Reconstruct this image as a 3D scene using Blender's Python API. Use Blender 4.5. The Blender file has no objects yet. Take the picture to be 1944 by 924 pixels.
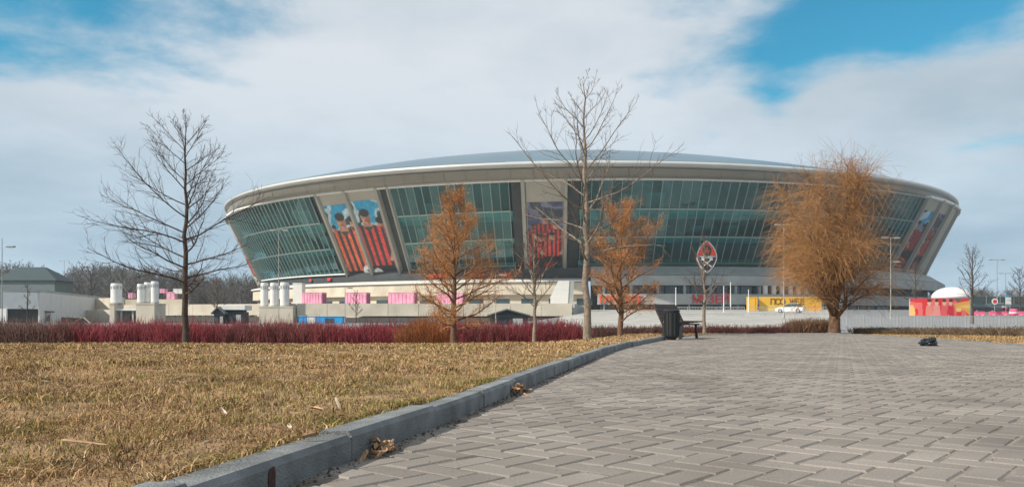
import bpy, math, random
import numpy as np
from mathutils import Vector, Matrix

# ------------------------------------------------------------------ camera, sky, sun, exposure
scene = bpy.context.scene
COL = scene.collection
F = 1512.0          # focal length in photo pixels (photo 1944 wide)
CAMZ = 0.41
cam_data = bpy.data.cameras.new('camera')
cam_data.sensor_width = 36.0
cam_data.lens = 28.0
cam_data.shift_y = 150.0 / 1944.0
cam_data.clip_start = 0.05
cam_data.clip_end = 6000
cam = bpy.data.objects.new('camera', cam_data)
cam.location = (0, 0, CAMZ)
cam.rotation_euler = (math.radians(90), 0, 0)
COL.objects.link(cam)
scene.camera = cam

SUN_EL = math.radians(36)
SUN_AZ = math.atan2(-0.915, -0.40)           # measured from +Y towards +X
to_sun = Vector((math.sin(SUN_AZ) * math.cos(SUN_EL), math.cos(SUN_AZ) * math.cos(SUN_EL), math.sin(SUN_EL)))
sun_data = bpy.data.lights.new('sun', 'SUN')
sun_data.energy = 5.0
sun_data.angle = math.radians(0.6)
sun_data.color = (1.0, 0.91, 0.78)
sun = bpy.data.objects.new('sun', sun_data)
sun.rotation_euler = to_sun.to_track_quat('Z', 'Y').to_euler()
sun.location = (-60, -60, 80)
COL.objects.link(sun)

world = bpy.data.worlds.new('World')
scene.world = world
world.use_nodes = True
nt = world.node_tree
nt.nodes.clear()
def wn(kind, **kw):
    n = nt.nodes.new(kind)
    for k, v in kw.items():
        setattr(n, k, v)
    return n
def wl(a, b):
    nt.links.new(a, b)
def wmath(op, a, b=None, clamp=False):
    n = wn('ShaderNodeMath', operation=op, use_clamp=clamp)
    for i, v in enumerate((a, b)):
        if v is None:
            continue
        if isinstance(v, (int, float)):
            n.inputs[i].default_value = v
        else:
            wl(v, n.inputs[i])
    return n.outputs[0]
out = wn('ShaderNodeOutputWorld')
bg = wn('ShaderNodeBackground')
bg.inputs['Strength'].default_value = 0.1
sky = wn('ShaderNodeTexSky', sky_type='NISHITA')
sky.sun_disc = False
sky.sun_elevation = SUN_EL
sky.sun_rotation = SUN_AZ
sky.air_density = 1.2
sky.dust_density = 0.6
sky.ozone_density = 1.6
tc = wn('ShaderNodeTexCoord')
sep = wn('ShaderNodeSeparateXYZ')
wl(tc.outputs['Generated'], sep.inputs[0])
zc = wmath('ADD', wmath('MAXIMUM', sep.outputs['Z'], 0.0), 0.16)
comb = wn('ShaderNodeCombineXYZ')
wl(wmath('DIVIDE', sep.outputs['X'], zc), comb.inputs[0])
wl(wmath('DIVIDE', sep.outputs['Y'], zc), comb.inputs[1])
nz1 = wn('ShaderNodeTexNoise'); nz1.inputs['Scale'].default_value = 1.5
nz1.inputs['Detail'].default_value = 9; nz1.inputs['Roughness'].default_value = 0.58
nz1.inputs['Distortion'].default_value = 0.35
wl(comb.outputs[0], nz1.inputs['Vector'])
nz2 = wn('ShaderNodeTexNoise'); nz2.inputs['Scale'].default_value = 0.9
nz2.inputs['Detail'].default_value = 8; nz2.inputs['Roughness'].default_value = 0.55
off = wn('ShaderNodeVectorMath', operation='ADD'); off.inputs[1].default_value = (4.3, 1.7, 2.0)
wl(comb.outputs[0], off.inputs[0]); wl(off.outputs[0], nz2.inputs['Vector'])
# openings in the cloud sheet (directions in which blue sky shows)
def gap(px, py, w, s):
    v = Vector(((px - 972) / F, 1, (612 - py) / F)).normalized()
    d = wn('ShaderNodeVectorMath', operation='DISTANCE')
    wl(tc.outputs['Generated'], d.inputs[0]); d.inputs[1].default_value = v
    e = wmath('MULTIPLY', d.outputs['Value'], 1.0 / s)
    e = wmath('MULTIPLY', e, e)
    e = wmath('MULTIPLY', e, -1.0)
    e = wmath('POWER', 2.718, e)
    return wmath('MULTIPLY', e, w)
gaps = None
for g in ((110, -20, .60, .095), (380, 20, .44, .085), (210, 75, .26, .06), (-40, 90, .30, .08), (560, -130, .45, .12), (1720, -45, .85, .105),
          (1900, -95, .60, .10), (1590, 30, .42, .06), (1475, 140, .46, .048), (1330, 60, .36, .085), (1468, 200, .22, .03), (1190, 60, .16, .06)):
    o_ = gap(*g)
    gaps = o_ if gaps is None else wmath('ADD', gaps, o_)
dens = wmath('ADD', wmath('MULTIPLY', wmath('SUBTRACT', nz1.outputs['Fac'], 0.5), 1.55), 1.0)
nz3 = wn('ShaderNodeTexNoise'); nz3.inputs['Scale'].default_value = 4.5
nz3.inputs['Detail'].default_value = 8; nz3.inputs['Roughness'].default_value = 0.6
wl(comb.outputs[0], nz3.inputs['Vector'])
dens = wmath('ADD', dens, wmath('MULTIPLY', wmath('SUBTRACT', nz3.outputs['Fac'], 0.5), 0.75))
dens = wmath('SUBTRACT', dens, gaps)
mr = wn('ShaderNodeMapRange', interpolation_type='SMOOTHSTEP')
mr.inputs['From Min'].default_value = 0.16
mr.inputs['From Max'].default_value = 0.80
wl(dens, mr.inputs['Value'])
ramp = wn('ShaderNodeValToRGB')
ramp.color_ramp.elements[0].position = 0.33
ramp.color_ramp.elements[0].color = (3.6, 4.4, 5.05, 1)
ramp.color_ramp.elements[1].position = 0.62
ramp.color_ramp.elements[1].color = (5.6, 6.1, 6.6, 1)
wl(nz2.outputs['Fac'], ramp.inputs[0])
tint = wn('ShaderNodeMix', data_type='RGBA', blend_type='MULTIPLY')
tint.inputs['Factor'].default_value = 1.0
wl(sky.outputs[0], tint.inputs['A'])
tint.inputs['B'].default_value = (0.20, 0.90, 1.02, 1)
mixs = wn('ShaderNodeMix', data_type='RGBA')
wl(mr.outputs[0], mixs.inputs['Factor'])
wl(tint.outputs['Result'], mixs.inputs['A'])
# thicker, bluer air low in the sky
mz = wn('ShaderNodeMapRange', interpolation_type='SMOOTHSTEP')
mz.inputs['From Min'].default_value = 0.02; mz.inputs['From Max'].default_value = 0.34
wl(sep.outputs['Z'], mz.inputs['Value'])
hzr = wn('ShaderNodeMix', data_type='RGBA')
wl(mz.outputs[0], hzr.inputs['Factor'])
hzr.inputs['A'].default_value = (0.74, 0.90, 1.0, 1); hzr.inputs['B'].default_value = (1.05, 1.03, 1.02, 1)
cm = wn('ShaderNodeMix', data_type='RGBA', blend_type='MULTIPLY'); cm.inputs['Factor'].default_value = 1.0
wl(ramp.outputs[0], cm.inputs['A']); wl(hzr.outputs['Result'], cm.inputs['B'])
wl(cm.outputs['Result'], mixs.inputs['B'])
wl(mixs.outputs['Result'], bg.inputs['Color'])
wl(bg.outputs[0], out.inputs['Surface'])

vs = scene.view_settings
vs.view_transform = 'Standard'
vs.look = 'None'
vs.exposure = 0.30
vs.gamma = 1.0
vs.use_curve_mapping = False
scene.cycles.max_bounces = 8
scene.cycles.transparent_max_bounces = 16
scene.cycles.use_denoising = True

RNG = np.random.default_rng(7)
random.seed(7)

# ------------------------------------------------------------------ helpers
def lin(r, g, b):
    def f(c):
        c /= 255.0
        return c / 12.92 if c <= 0.04045 else ((c + 0.055) / 1.055) ** 2.4
    return (f(r), f(g), f(b))

def at(px, py, d):
    """world point of the ray through photo pixel (px, py) at distance d along the view axis"""
    return Vector(((px - 972) / F * d, d, CAMZ + (612 - py) / F * d))

def X(px, d):
    return (px - 972) / F * d

def Z(py, d):
    return CAMZ + (612 - py) / F * d

MATS = {}
def mat(name, color, rough=0.7, metal=0.0, var=0.12, scale=3.0, bump=0.0, bscale=None, spec=0.4, attr=None, objvar=0.0, detail=4, coords='Object'):
    if name in MATS:
        return MATS[name]
    m = bpy.data.materials.new(name)
    m.use_nodes = True
    n = m.node_tree.nodes
    L = m.node_tree.links
    b = n['Principled BSDF']
    b.inputs['Roughness'].default_value = rough
    b.inputs['Metallic'].default_value = metal
    b.inputs['Specular IOR Level'].default_value = spec
    tcn = n.new('ShaderNodeTexCoord')
    nz = n.new('ShaderNodeTexNoise')
    nz.inputs['Scale'].default_value = scale
    nz.inputs['Detail'].default_value = detail
    if coords == 'World':
        g = n.new('ShaderNodeNewGeometry')
        L.new(g.outputs['Position'], nz.inputs['Vector'])
    else:
        L.new(tcn.outputs[coords], nz.inputs['Vector'])
    hv = n.new('ShaderNodeHueSaturation')
    mp = n.new('ShaderNodeMapRange')
    mp.inputs['From Min'].default_value = 0.3
    mp.inputs['From Max'].default_value = 0.7
    mp.inputs['To Min'].default_value = 1 - var
    mp.inputs['To Max'].default_value = 1 + var
    L.new(nz.outputs['Fac'], mp.inputs['Value'])
    val = mp.outputs[0]
    if objvar:
        oi = n.new('ShaderNodeObjectInfo')
        m2 = n.new('ShaderNodeMapRange')
        m2.inputs['To Min'].default_value = 1 - objvar
        m2.inputs['To Max'].default_value = 1 + objvar
        L.new(oi.outputs['Random'], m2.inputs['Value'])
        mm = n.new('ShaderNodeMath'); mm.operation = 'MULTIPLY'
        L.new(val, mm.inputs[0]); L.new(m2.outputs[0], mm.inputs[1])
        val = mm.outputs[0]
    L.new(val, hv.inputs['Value'])
    if attr:
        a = n.new('ShaderNodeAttribute')
        a.attribute_name = attr
        L.new(a.outputs['Color'], hv.inputs['Color'])
    else:
        hv.inputs['Color'].default_value = (*color, 1)
    L.new(hv.outputs[0], b.inputs['Base Color'])
    if bump:
        bp = n.new('ShaderNodeBump')
        bp.inputs['Strength'].default_value = bump
        bp.inputs['Distance'].default_value = 0.02
        nb = n.new('ShaderNodeTexNoise')
        nb.inputs['Scale'].default_value = bscale or scale * 6
        nb.inputs['Detail'].default_value = 5
        L.new(nz.inputs['Vector'].links[0].from_socket, nb.inputs['Vector'])
        L.new(nb.outputs['Fac'], bp.inputs['Height'])
        L.new(bp.outputs[0], b.inputs['Normal'])
    MATS[name] = m
    return m

def glass_mat(name, tint_, gloss, rough=0.04, ior=1.6, base=0.06):
    m = bpy.data.materials.new(name)
    m.use_nodes = True
    n = m.node_tree.nodes; L = m.node_tree.links
    n.remove(n['Principled BSDF'])
    o = n['Material Output']
    tr = n.new('ShaderNodeBsdfTransparent'); tr.inputs[0].default_value = (*tint_, 1)
    gl = n.new('ShaderNodeBsdfGlossy'); gl.inputs['Color'].default_value = (*gloss, 1)
    gl.inputs['Roughness'].default_value = rough
    fr = n.new('ShaderNodeFresnel'); fr.inputs['IOR'].default_value = ior
    oi = n.new('ShaderNodeObjectInfo')
    ad = n.new('ShaderNodeMath'); ad.operation = 'MULTIPLY_ADD'
    L.new(oi.outputs['Random'], ad.inputs[0]); ad.inputs[1].default_value = base; L.new(fr.outputs[0], ad.inputs[2])
    mx = n.new('ShaderNodeMixShader')
    L.new(ad.outputs[0], mx.inputs[0]); L.new(tr.outputs[0], mx.inputs[1]); L.new(gl.outputs[0], mx.inputs[2])
    df = n.new('ShaderNodeBsdfDiffuse'); df.inputs['Color'].default_value = (0.04, 0.25, 0.28, 1)
    m2 = n.new('ShaderNodeMixShader'); m2.inputs[0].default_value = 0.10
    L.new(mx.outputs[0], m2.inputs[1]); L.new(df.outputs[0], m2.inputs[2])
    L.new(m2.outputs[0], o.inputs['Surface'])
    MATS[name] = m
    return m

def np_mesh(name, V, faces, smooth=False, colors=None, cname='col', tint=None):
    V = np.asarray(V, dtype=np.float32)
    me = bpy.data.meshes.new(name)
    faces = [np.asarray(f, dtype=np.int32) for f in faces if len(f)]
    loops = np.concatenate([f.ravel() for f in faces])
    sizes = np.concatenate([np.full(len(f), f.shape[1], dtype=np.int32) for f in faces])
    starts = np.concatenate([[0], np.cumsum(sizes)[:-1]]).astype(np.int32)
    me.vertices.add(len(V)); me.vertices.foreach_set('co', V.ravel())
    me.loops.add(len(loops)); me.loops.foreach_set('vertex_index', loops)
    me.polygons.add(len(sizes))
    me.polygons.foreach_set('loop_start', starts)
    try:
        me.polygons.foreach_set('loop_total', sizes)
    except Exception:
        pass
    me.update(calc_edges=True)
    me.polygons.foreach_set('use_smooth', np.full(len(sizes), bool(smooth)))
    if colors is not None:
        a = me.attributes.new(cname, 'FLOAT_COLOR', 'POINT')
        c = np.ones((len(V), 4), dtype=np.float32); c[:, :3] = colors
        a.data.foreach_set('color', c.ravel())
    if tint is not None:
        a = me.attributes.new('tint', 'FLOAT', 'POINT')
        a.data.foreach_set('value', np.asarray(tint, dtype=np.float32))
    return me

def link(name, me, m=None, parent=None, loc=(0, 0, 0), rot=(0, 0, 0)):
    o = bpy.data.objects.new(name, me)
    if me is not None and m is not None and len(me.materials) == 0:
        me.materials.append(m)
    o.location = loc
    o.rotation_euler = rot
    if parent is not None:
        o.parent = parent
    COL.objects.link(o)
    return o

def tag(o, label=None, cat=None, group=None, kind=None):
    if label: o['label'] = label
    if cat: o['category'] = cat
    if group: o['group'] = group
    if kind: o['kind'] = kind
    return o

def thing(name, label, cat, loc=(0, 0, 0), rz=0.0, group=None):
    o = bpy.data.objects.new(name, None)
    o.empty_display_size = 0.3
    o.location = loc
    o.rotation_euler = (0, 0, rz)
    COL.objects.link(o)
    return tag(o, label, cat, group)

class MB:
    """collects shapes, then builds ONE mesh object"""
    def __init__(self):
        self.v = []; self.f = []
    def add(self, vs_, fs_):
        k = len(self.v)
        self.v += [tuple(p) for p in vs_]
        self.f += [tuple(i + k for i in f) for f in fs_]
        return self
    def box(self, x0, x1, y0, y1, z0, z1, bev=0.0):
        if bev <= 0:
            return self.add([(x0, y0, z0), (x1, y0, z0), (x1, y1, z0), (x0, y1, z0), (x0, y0, z1), (x1, y0, z1), (x1, y1, z1), (x0, y1, z1)],
                            [(0, 3, 2, 1), (4, 5, 6, 7), (0, 1, 5, 4), (1, 2, 6, 5), (2, 3, 7, 6), (3, 0, 4, 7)])
        b = bev
        def ring(z, i):
            return [(x0 + i, y0 + i, z), (x1 - i, y0 + i, z), (x1 - i, y1 - i, z), (x0 + i, y1 - i, z)]
        return self.loft([ring(z0, b), ring(z0 + b, 0), ring(z1 - b, 0), ring(z1, b)])
    def loft(self, rings, cap=True):
        n = len(rings[0]); vs_ = [p for r in rings for p in r]; fs_ = []
        for i in range(len(rings) - 1):
            for j in range(n):
                a = i * n + j; b = i * n + (j + 1) % n
                fs_.append((a, b, b + n, a + n))
        if cap:
            fs_.append(tuple(range(n - 1, -1, -1)))
            fs_.append(tuple((len(rings) - 1) * n + j for j in range(n)))
        return self.add(vs_, fs_)
    def cyl(self, x, y, z0, z1, r0, r1=None, n=16):
        r1 = r0 if r1 is None else r1
        return self.loft([[(x + r * math.cos(2 * math.pi * k / n), y + r * math.sin(2 * math.pi * k / n), z) for k in range(n)] for z, r in ((z0, r0), (z1, r1))])
    def lathe(self, x, y, prof, n=20):
        return self.loft([[(x + r * math.cos(2 * math.pi * k / n), y + r * math.sin(2 * math.pi * k / n), z) for k in range(n)] for r, z in prof])
    def bar(self, p, q, r, n=5, r2=None):
        p = Vector(p); q = Vector(q); d = (q - p).normalized()
        u = d.cross(Vector((0, 0, 1)) if abs(d.z) < 0.9 else Vector((1, 0, 0))).normalized(); w = d.cross(u)
        r2 = r if r2 is None else r2
        return self.loft([[p_ + (u * math.cos(2 * math.pi * k / n) + w * math.sin(2 * math.pi * k / n)) * r_ for k in range(n)] for p_, r_ in ((p, r), (q, r2))])
    def prism(self, poly, y0, y1, axis='y'):
        """extrude a polygon in xz along y, or in yz along x, or in xy along z"""
        def P(a, b, c):
            return {'y': (a, c, b), 'x': (c, a, b), 'z': (a, b, c)}[axis]
        return self.loft([[P(a, b, y0) for a, b in poly], [P(a, b, y1) for a, b in poly]])
    def build(self, name, m, parent=None, loc=(0, 0, 0), rot=(0, 0, 0), smooth=False):
        me = bpy.data.meshes.new(name)
        me.from_pydata([tuple(p) for p in self.v], [], self.f)
        bm_fix(me)
        if smooth:
            me.polygons.foreach_set('use_smooth', np.ones(len(me.polygons), dtype=bool))
        me.update()
        return link(name, me, m, parent, loc, rot)

import bmesh
def bm_fix(me):
    b = bmesh.new(); b.from_mesh(me)
    bmesh.ops.recalc_face_normals(b, faces=b.faces)
    b.to_mesh(me); b.free()

def tubes(polys, sides):
    """polys: list of (points (n,3), radii (n,)) -> vertices, faces, vectorised by length"""
    Vs = []; Fs = []; base = 0
    groups = {}
    for p, r in polys:
        groups.setdefault(len(p), []).append((p, r))
    for n, items in groups.items():
        P = np.array([i[0] for i in items]); R = np.array([i[1] for i in items])
        T = np.gradient(P, axis=1)
        T /= np.linalg.norm(T, axis=2, keepdims=True) + 1e-9
        ref = np.where(np.abs(T[..., 2:3]) > 0.9, np.array([1., 0, 0]), np.array([0, 0, 1.]))
        U = np.cross(T, ref); U /= np.linalg.norm(U, axis=2, keepdims=True) + 1e-9
        W = np.cross(T, U)
        ang = np.arange(sides) * 2 * np.pi / sides
        V = P[:, :, None, :] + R[:, :, None, None] * (U[:, :, None, :] * np.cos(ang)[None, None, :, None] + W[:, :, None, :] * np.sin(ang)[None, None, :, None])
        N = len(items)
        idx = np.arange(N * n * sides).reshape(N, n, sides) + base
        a = idx[:, :-1, :]; b = np.roll(idx, -1, axis=2)[:, :-1, :]
        c = np.roll(idx, -1, axis=2)[:, 1:, :]; d = idx[:, 1:, :]
        Fs.append(np.stack([a, b, c, d], axis=-1).reshape(-1, 4))
        Vs.append(V.reshape(-1, 3)); base += N * n * sides
    return np.concatenate(Vs), np.concatenate(Fs)

def smoothstep(a, b, x):
    t = np.clip((np.asarray(x, dtype=float) - a) / (b - a), 0, 1)
    return t * t * (3 - 2 * t)

def vnoise(x, y, s=1.0, seed=0):
    """cheap smooth value noise on arrays"""
    x = np.asarray(x) * s + seed * 17.3; y = np.asarray(y) * s + seed * 5.1
    xi = np.floor(x); yi = np.floor(y); fx = x - xi; fy = y - yi
    def h(a, b):
        t = np.sin(a * 127.1 + b * 311.7) * 43758.5453
        return t - np.floor(t)
    fx = fx * fx * (3 - 2 * fx); fy = fy * fy * (3 - 2 * fy)
    return (h(xi, yi) * (1 - fx) + h(xi + 1, yi) * fx) * (1 - fy) + (h(xi, yi + 1) * (1 - fx) + h(xi + 1, yi + 1) * fx) * fy

# ------------------------------------------------------------------ materials
M_paver_joint = mat('joint_sand', (0.205, 0.182, 0.155), 0.95, var=0.55, scale=3.5, bump=0.5, bscale=120, coords='World')
M_kerb = mat('kerb_concrete', (0.185, 0.198, 0.202), 0.88, var=0.34, scale=7, bump=0.5, bscale=140, objvar=0.08)
M_soil = mat('dry_lawn_soil', (0.26, 0.165, 0.085), 0.95, var=0.45, scale=6, bump=0.8, bscale=60, coords='World')
M_ground = mat('far_ground', (0.22, 0.19, 0.13), 0.95, var=0.35, scale=0.15, bump=0.3, coords='World')
M_fore = mat('forecourt_paving', (0.34, 0.335, 0.315), 0.85, var=0.25, scale=0.35, coords='World')
M_asphalt = mat('asphalt', (0.17, 0.18, 0.19), 0.9, var=0.2, scale=0.5, coords='World')
M_white = mat('white_paint', (0.66, 0.66, 0.64), 0.55, var=0.06, scale=1.5)
M_rim = mat('rim_panel', (0.24, 0.23, 0.205), 0.42, metal=0.25, var=0.10, scale=0.08)
M_roof = mat('roof_sheet', (0.11, 0.20, 0.26), 0.30, metal=0.45, var=0.14, scale=0.06)
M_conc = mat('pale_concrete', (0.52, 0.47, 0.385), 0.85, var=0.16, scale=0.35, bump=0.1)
M_concs = mat('grey_and_shaded_concrete', (0.36, 0.375, 0.37), 0.85, var=0.14, scale=0.35)  # plain grey parts, and the podium front with its shade in the colour
M_panel = mat('facade_panel', (0.40, 0.385, 0.335), 0.6, var=0.10, scale=0.15)
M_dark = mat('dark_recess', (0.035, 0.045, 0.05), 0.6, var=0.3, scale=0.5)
M_mull = mat('mullion_metal', (0.30, 0.40, 0.40), 0.4, metal=0.3, var=0.08, scale=0.3)
M_fin = mat('fin_metal', (0.36, 0.36, 0.335), 0.45, metal=0.2, var=0.08, scale=0.2)
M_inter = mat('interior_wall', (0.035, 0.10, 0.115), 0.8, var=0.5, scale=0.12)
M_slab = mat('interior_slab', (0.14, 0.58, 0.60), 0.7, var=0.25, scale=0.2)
M_glass = glass_mat('facade_glass', (0.36, 0.76, 0.80), (0.38, 0.70, 0.79), 0.04, 1.55, 0.18)
M_winglass = mat('dark_window', (0.03, 0.055, 0.065), 0.08, var=0.3, scale=0.4, spec=0.7)
M_pink = mat('pink_panel', (0.72, 0.32, 0.46), 0.55, var=0.25, scale=0.8)
M_red = mat('red_paint', (0.62, 0.035, 0.045), 0.5, var=0.1, scale=1)
M_orange = mat('orange_letters', (0.72, 0.10, 0.03), 0.5, var=0.05, scale=1)
M_yellow = mat('yellow_panel', (0.72, 0.42, 0.03), 0.5, var=0.10, scale=0.5)
M_blue = mat('blue_panel', (0.01, 0.33, 0.72), 0.45, var=0.08, scale=1)
M_steel = mat('galvanised_steel', (0.42, 0.44, 0.45), 0.45, metal=0.55, var=0.1, scale=2)
M_pole = mat('pole_grey', (0.30, 0.31, 0.31), 0.5, metal=0.4, var=0.1, scale=2)
M_polew = mat('pole_pale', (0.36, 0.35, 0.32), 0.5, var=0.1, scale=2)
M_black = mat('black_iron', (0.018, 0.022, 0.024), 0.45, var=0.2, scale=9)
M_wood = mat('dark_slats', (0.050, 0.034, 0.032), 0.6, var=0.3, scale=12, objvar=0.15)
M_lamp = mat('lamp_glass', (0.75, 0.74, 0.68), 0.3, var=0.04, scale=3)
M_print = mat('printed_banner', (1, 1, 1), 0.5, var=0.05, scale=0.8, attr='col')
M_tyre = mat('tyre', (0.02, 0.02, 0.02), 0.8)
M_barkdark = mat('bark_dark', (0.060, 0.043, 0.034), 0.92, var=0.45, scale=14, bump=0.6, bscale=60)
M_barkgrey = mat('bark_grey', (0.20, 0.165, 0.13), 0.92, var=0.40, scale=12, bump=0.6, bscale=60)
M_twigdark = mat('twig_dark', (0.075, 0.052, 0.045), 0.9, var=0.3, scale=4)
M_twiggrey = mat('twig_grey', (0.15, 0.115, 0.095), 0.9, var=0.3, scale=4)
M_twigor = mat('twig_orange', (0.40, 0.19, 0.068), 0.85, var=0.40, scale=2.5)
M_twigwil = mat('twig_willow', (0.32, 0.165, 0.062), 0.8, var=0.40, scale=2.0)
M_barkor = mat('bark_orange', (0.13, 0.075, 0.045), 0.92, var=0.4, scale=12, bump=0.5, bscale=50)
M_far = mat('hazy_far_twigs', (0.12, 0.115, 0.115), 0.95, var=0.35, scale=0.08, coords='World')  # lighter, bluer tone puts some of the air haze into the twig colour
M_dry = mat('dry_leaf', (0.42, 0.27, 0.16), 0.8, var=0.35, scale=30, objvar=0.35)
M_grass = mat('dry_grass', (1, 1, 1), 0.85, var=0.10, scale=3, attr='col', spec=0.15)

# paver material: grey concrete, each stone a slightly different tone, fine grain and stains
def paver_mat():
    m = bpy.data.materials.new('paver_concrete'); m.use_nodes = True
    n = m.node_tree.nodes; L = m.node_tree.links; b = n['Principled BSDF']
    b.inputs['Roughness'].default_value = 0.86
    b.inputs['Specular IOR Level'].default_value = 0.25
    oi = n.new('ShaderNodeObjectInfo'); at_ = n.new('ShaderNodeAttribute'); at_.attribute_name = 'tint'
    ad = n.new('ShaderNodeMath'); ad.operation = 'ADD'
    L.new(oi.outputs['Random'], ad.inputs[0]); L.new(at_.outputs['Fac'], ad.inputs[1])
    fr = n.new('ShaderNodeMath'); fr.operation = 'FRACT'; L.new(ad.outputs[0], fr.inputs[0])
    rp = n.new('ShaderNodeValToRGB')
    rp.color_ramp.elements[0].color = (0.182, 0.164, 0.148, 1)
    rp.color_ramp.elements[1].color = (0.25, 0.226, 0.204, 1)
    e = rp.color_ramp.elements.new(0.5); e.color = (0.215, 0.194, 0.175, 1)
    L.new(fr.outputs[0], rp.inputs[0])
    g = n.new('ShaderNodeNewGeometry')
    n1 = n.new('ShaderNodeTexNoise'); n1.inputs['Scale'].default_value = 1.3; n1.inputs['Detail'].default_value = 6
    n2 = n.new('ShaderNodeTexNoise'); n2.inputs['Scale'].default_value = 160; n2.inputs['Detail'].default_value = 3
    L.new(g.outputs['Position'], n1.inputs['Vector']); L.new(g.outputs['Position'], n2.inputs['Vector'])
    m1 = n.new('ShaderNodeMapRange'); m1.inputs['From Min'].default_value = .3; m1.inputs['From Max'].default_value = .7
    m1.inputs['To Min'].default_value = .74; m1.inputs['To Max'].default_value = 1.18
    L.new(n1.outputs['Fac'], m1.inputs['Value'])
    m2 = n.new('ShaderNodeMapRange'); m2.inputs['From Min'].default_value = .3; m2.inputs['From Max'].default_value = .7
    m2.inputs['To Min'].default_value = .84; m2.inputs['To Max'].default_value = 1.13
    L.new(n2.outputs['Fac'], m2.inputs['Value'])
    mu = n.new('ShaderNodeMath'); mu.operation = 'MULTIPLY'; L.new(m1.outputs[0], mu.inputs[0]); L.new(m2.outputs[0], mu.inputs[1])
    hv = n.new('ShaderNodeHueSaturation'); L.new(rp.outputs[0], hv.inputs['Color']); L.new(mu.outputs[0], hv.inputs['Value'])
    L.new(hv.outputs[0], b.inputs['Base Color'])
    bp = n.new('ShaderNodeBump'); bp.inputs['Strength'].default_value = 0.35; bp.inputs['Distance'].default_value = 0.004
    L.new(n2.outputs['Fac'], bp.inputs['Height']); L.new(bp.outputs[0], b.inputs['Normal'])
    MATS['paver'] = m
    return m
M_paver = paver_mat()

# ------------------------------------------------------------------ the ground
KERB = np.array([(-1.35, -3.0), (-1.13, -1.0), (-0.93, 0.3), (-0.72, 1.3), (-0.568, 2.013), (-0.45, 2.52), (-0.214, 3.52), (0.041, 4.77), (0.656, 7.75),
                 (1.70, 12.4), (3.10, 17.2), (3.52, 18.6), (4.02, 20.2), (4.8, 22.6), (6.3, 26.2), (8.6, 29.2), (12.3, 31.3)])
KERB[:, 0] = KERB[:, 0]
def catmull(P, per=14):
    P = np.vstack([2 * P[0] - P[1], P, 2 * P[-1] - P[-2]])
    out_ = []
    for i in range(1, len(P) - 2):
        for t in np.linspace(0, 1, per, endpoint=False):
            a, b, c, d = P[i - 1], P[i], P[i + 1], P[i + 2]
            out_.append(0.5 * ((2 * b) + (c - a) * t + (2 * a - 5 * b + 4 * c - d) * t * t + (3 * b - a - 3 * c + d) * t ** 3))
    out_.append(P[-2])
    return np.array(out_)
KC = catmull(KERB)
def kerb_x(y):
    return np.interp(y, KC[:, 1], KC[:, 0])
RE = np.array([(6.2, -3.0), (7.4, 5.0), (9.25, 14.4), (11.0, 22.0), (12.3, 31.3)])
def right_x(y):
    return np.interp(y, RE[:, 1], RE[:, 0])
PLAZA_END = 31.3

def lawn_z(x, y):
    x = np.asarray(x, float); y = np.asarray(y, float)
    flat = 0.065 + 0.02 * (vnoise(x, y, 0.7, 3) - 0.5)
    left = smoothstep(3.2, -1.5, x - 0.12 * (y - 14))
    fall = np.where(y > 11.5, -(y - 11.5) * 0.0315, 0) * left
    crown = 0.03 * smoothstep(2, 9, y) * smoothstep(0.3, 2.0, kerb_x(y) - x)
    return flat + fall + crown - 0.010 * np.clip(y - 20, 0, 20) * (1 - left)

def terrain_z(x, y):
    x = np.asarray(x, float); y = np.asarray(y, float)
    z = -0.75 + 0.85 * smoothstep(38, 60, y)
    slope = np.clip((y - 55) / 125.0, 0, 1) * 3.2
    rightside = smoothstep(-4, 14, x - 0.02 * y)
    z = z + slope * (0.10 + 0.90 * rightside)
    hill = smoothstep(190, 400, y) * smoothstep(-30, -130, x) * 9.0
    far = smoothstep(230, 700, y) * 6.0
    return z + hill + far - 0.0

# far ground: one sheet out to the horizon
ys = np.concatenate([np.linspace(-60, 30, 12), np.linspace(33, 70, 20), np.linspace(76, 240, 42), np.geomspace(250, 5000, 30)])
us = np.linspace(-1.7, 1.7, 110)
V = []
for y in ys:
    w = max(abs(y), 70)
    xx = us * w
    V.append(np.stack([xx, np.full_like(xx, y), terrain_z(xx, np.full_like(xx, y)) if y > 32 else np.full_like(xx, -0.75)], 1))
V = np.concatenate(V)
n = len(us)
I = (np.arange(len(ys) - 1)[:, None] * n + np.arange(n - 1)[None]).ravel()
o = link('ground', np_mesh('ground', V, [np.stack([I, I + 1, I + 1 + n, I + n], 1)], True), M_ground)
tag(o, kind='structure')

# pale forecourt sloping up to the stadium
def sheet(name, m, fx0, fx1, ys_, zf, nx=30):
    V = []
    for y in ys_:
        xx = np.linspace(fx0(y), fx1(y), nx)
        V.append(np.stack([xx, np.full(nx, y), zf(xx, np.full(nx, y))], 1))
    I = (np.arange(len(ys_) - 1)[:, None] * nx + np.arange(nx - 1)[None]).ravel()
    return link(name, np_mesh(name, np.concatenate(V), [np.stack([I, I + 1, I + 1 + nx, I + nx], 1)], True), m)
o = sheet('forecourt', M_fore, lambda y: 0.06 * y, lambda y: 0.40 * y, np.linspace(50, 178, 60), lambda x, y: terrain_z(x, y) + 0.03, 60)
tag(o, kind='structure')
o = sheet('car_park', M_asphalt, lambda y: 0.40 * y + 0.3, lambda y: 1.1 * y, np.linspace(50, 230, 60), lambda x, y: terrain_z(x, y) + 0.03, 50)
tag(o, kind='structure')
o = sheet('service_road', M_asphalt, lambda y: -1.0 * y, lambda y: 0.06 * y - 0.2, np.linspace(40, 150, 50), lambda x, y: terrain_z(x, y) + 0.03, 50)
tag(o, kind='structure')

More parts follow.
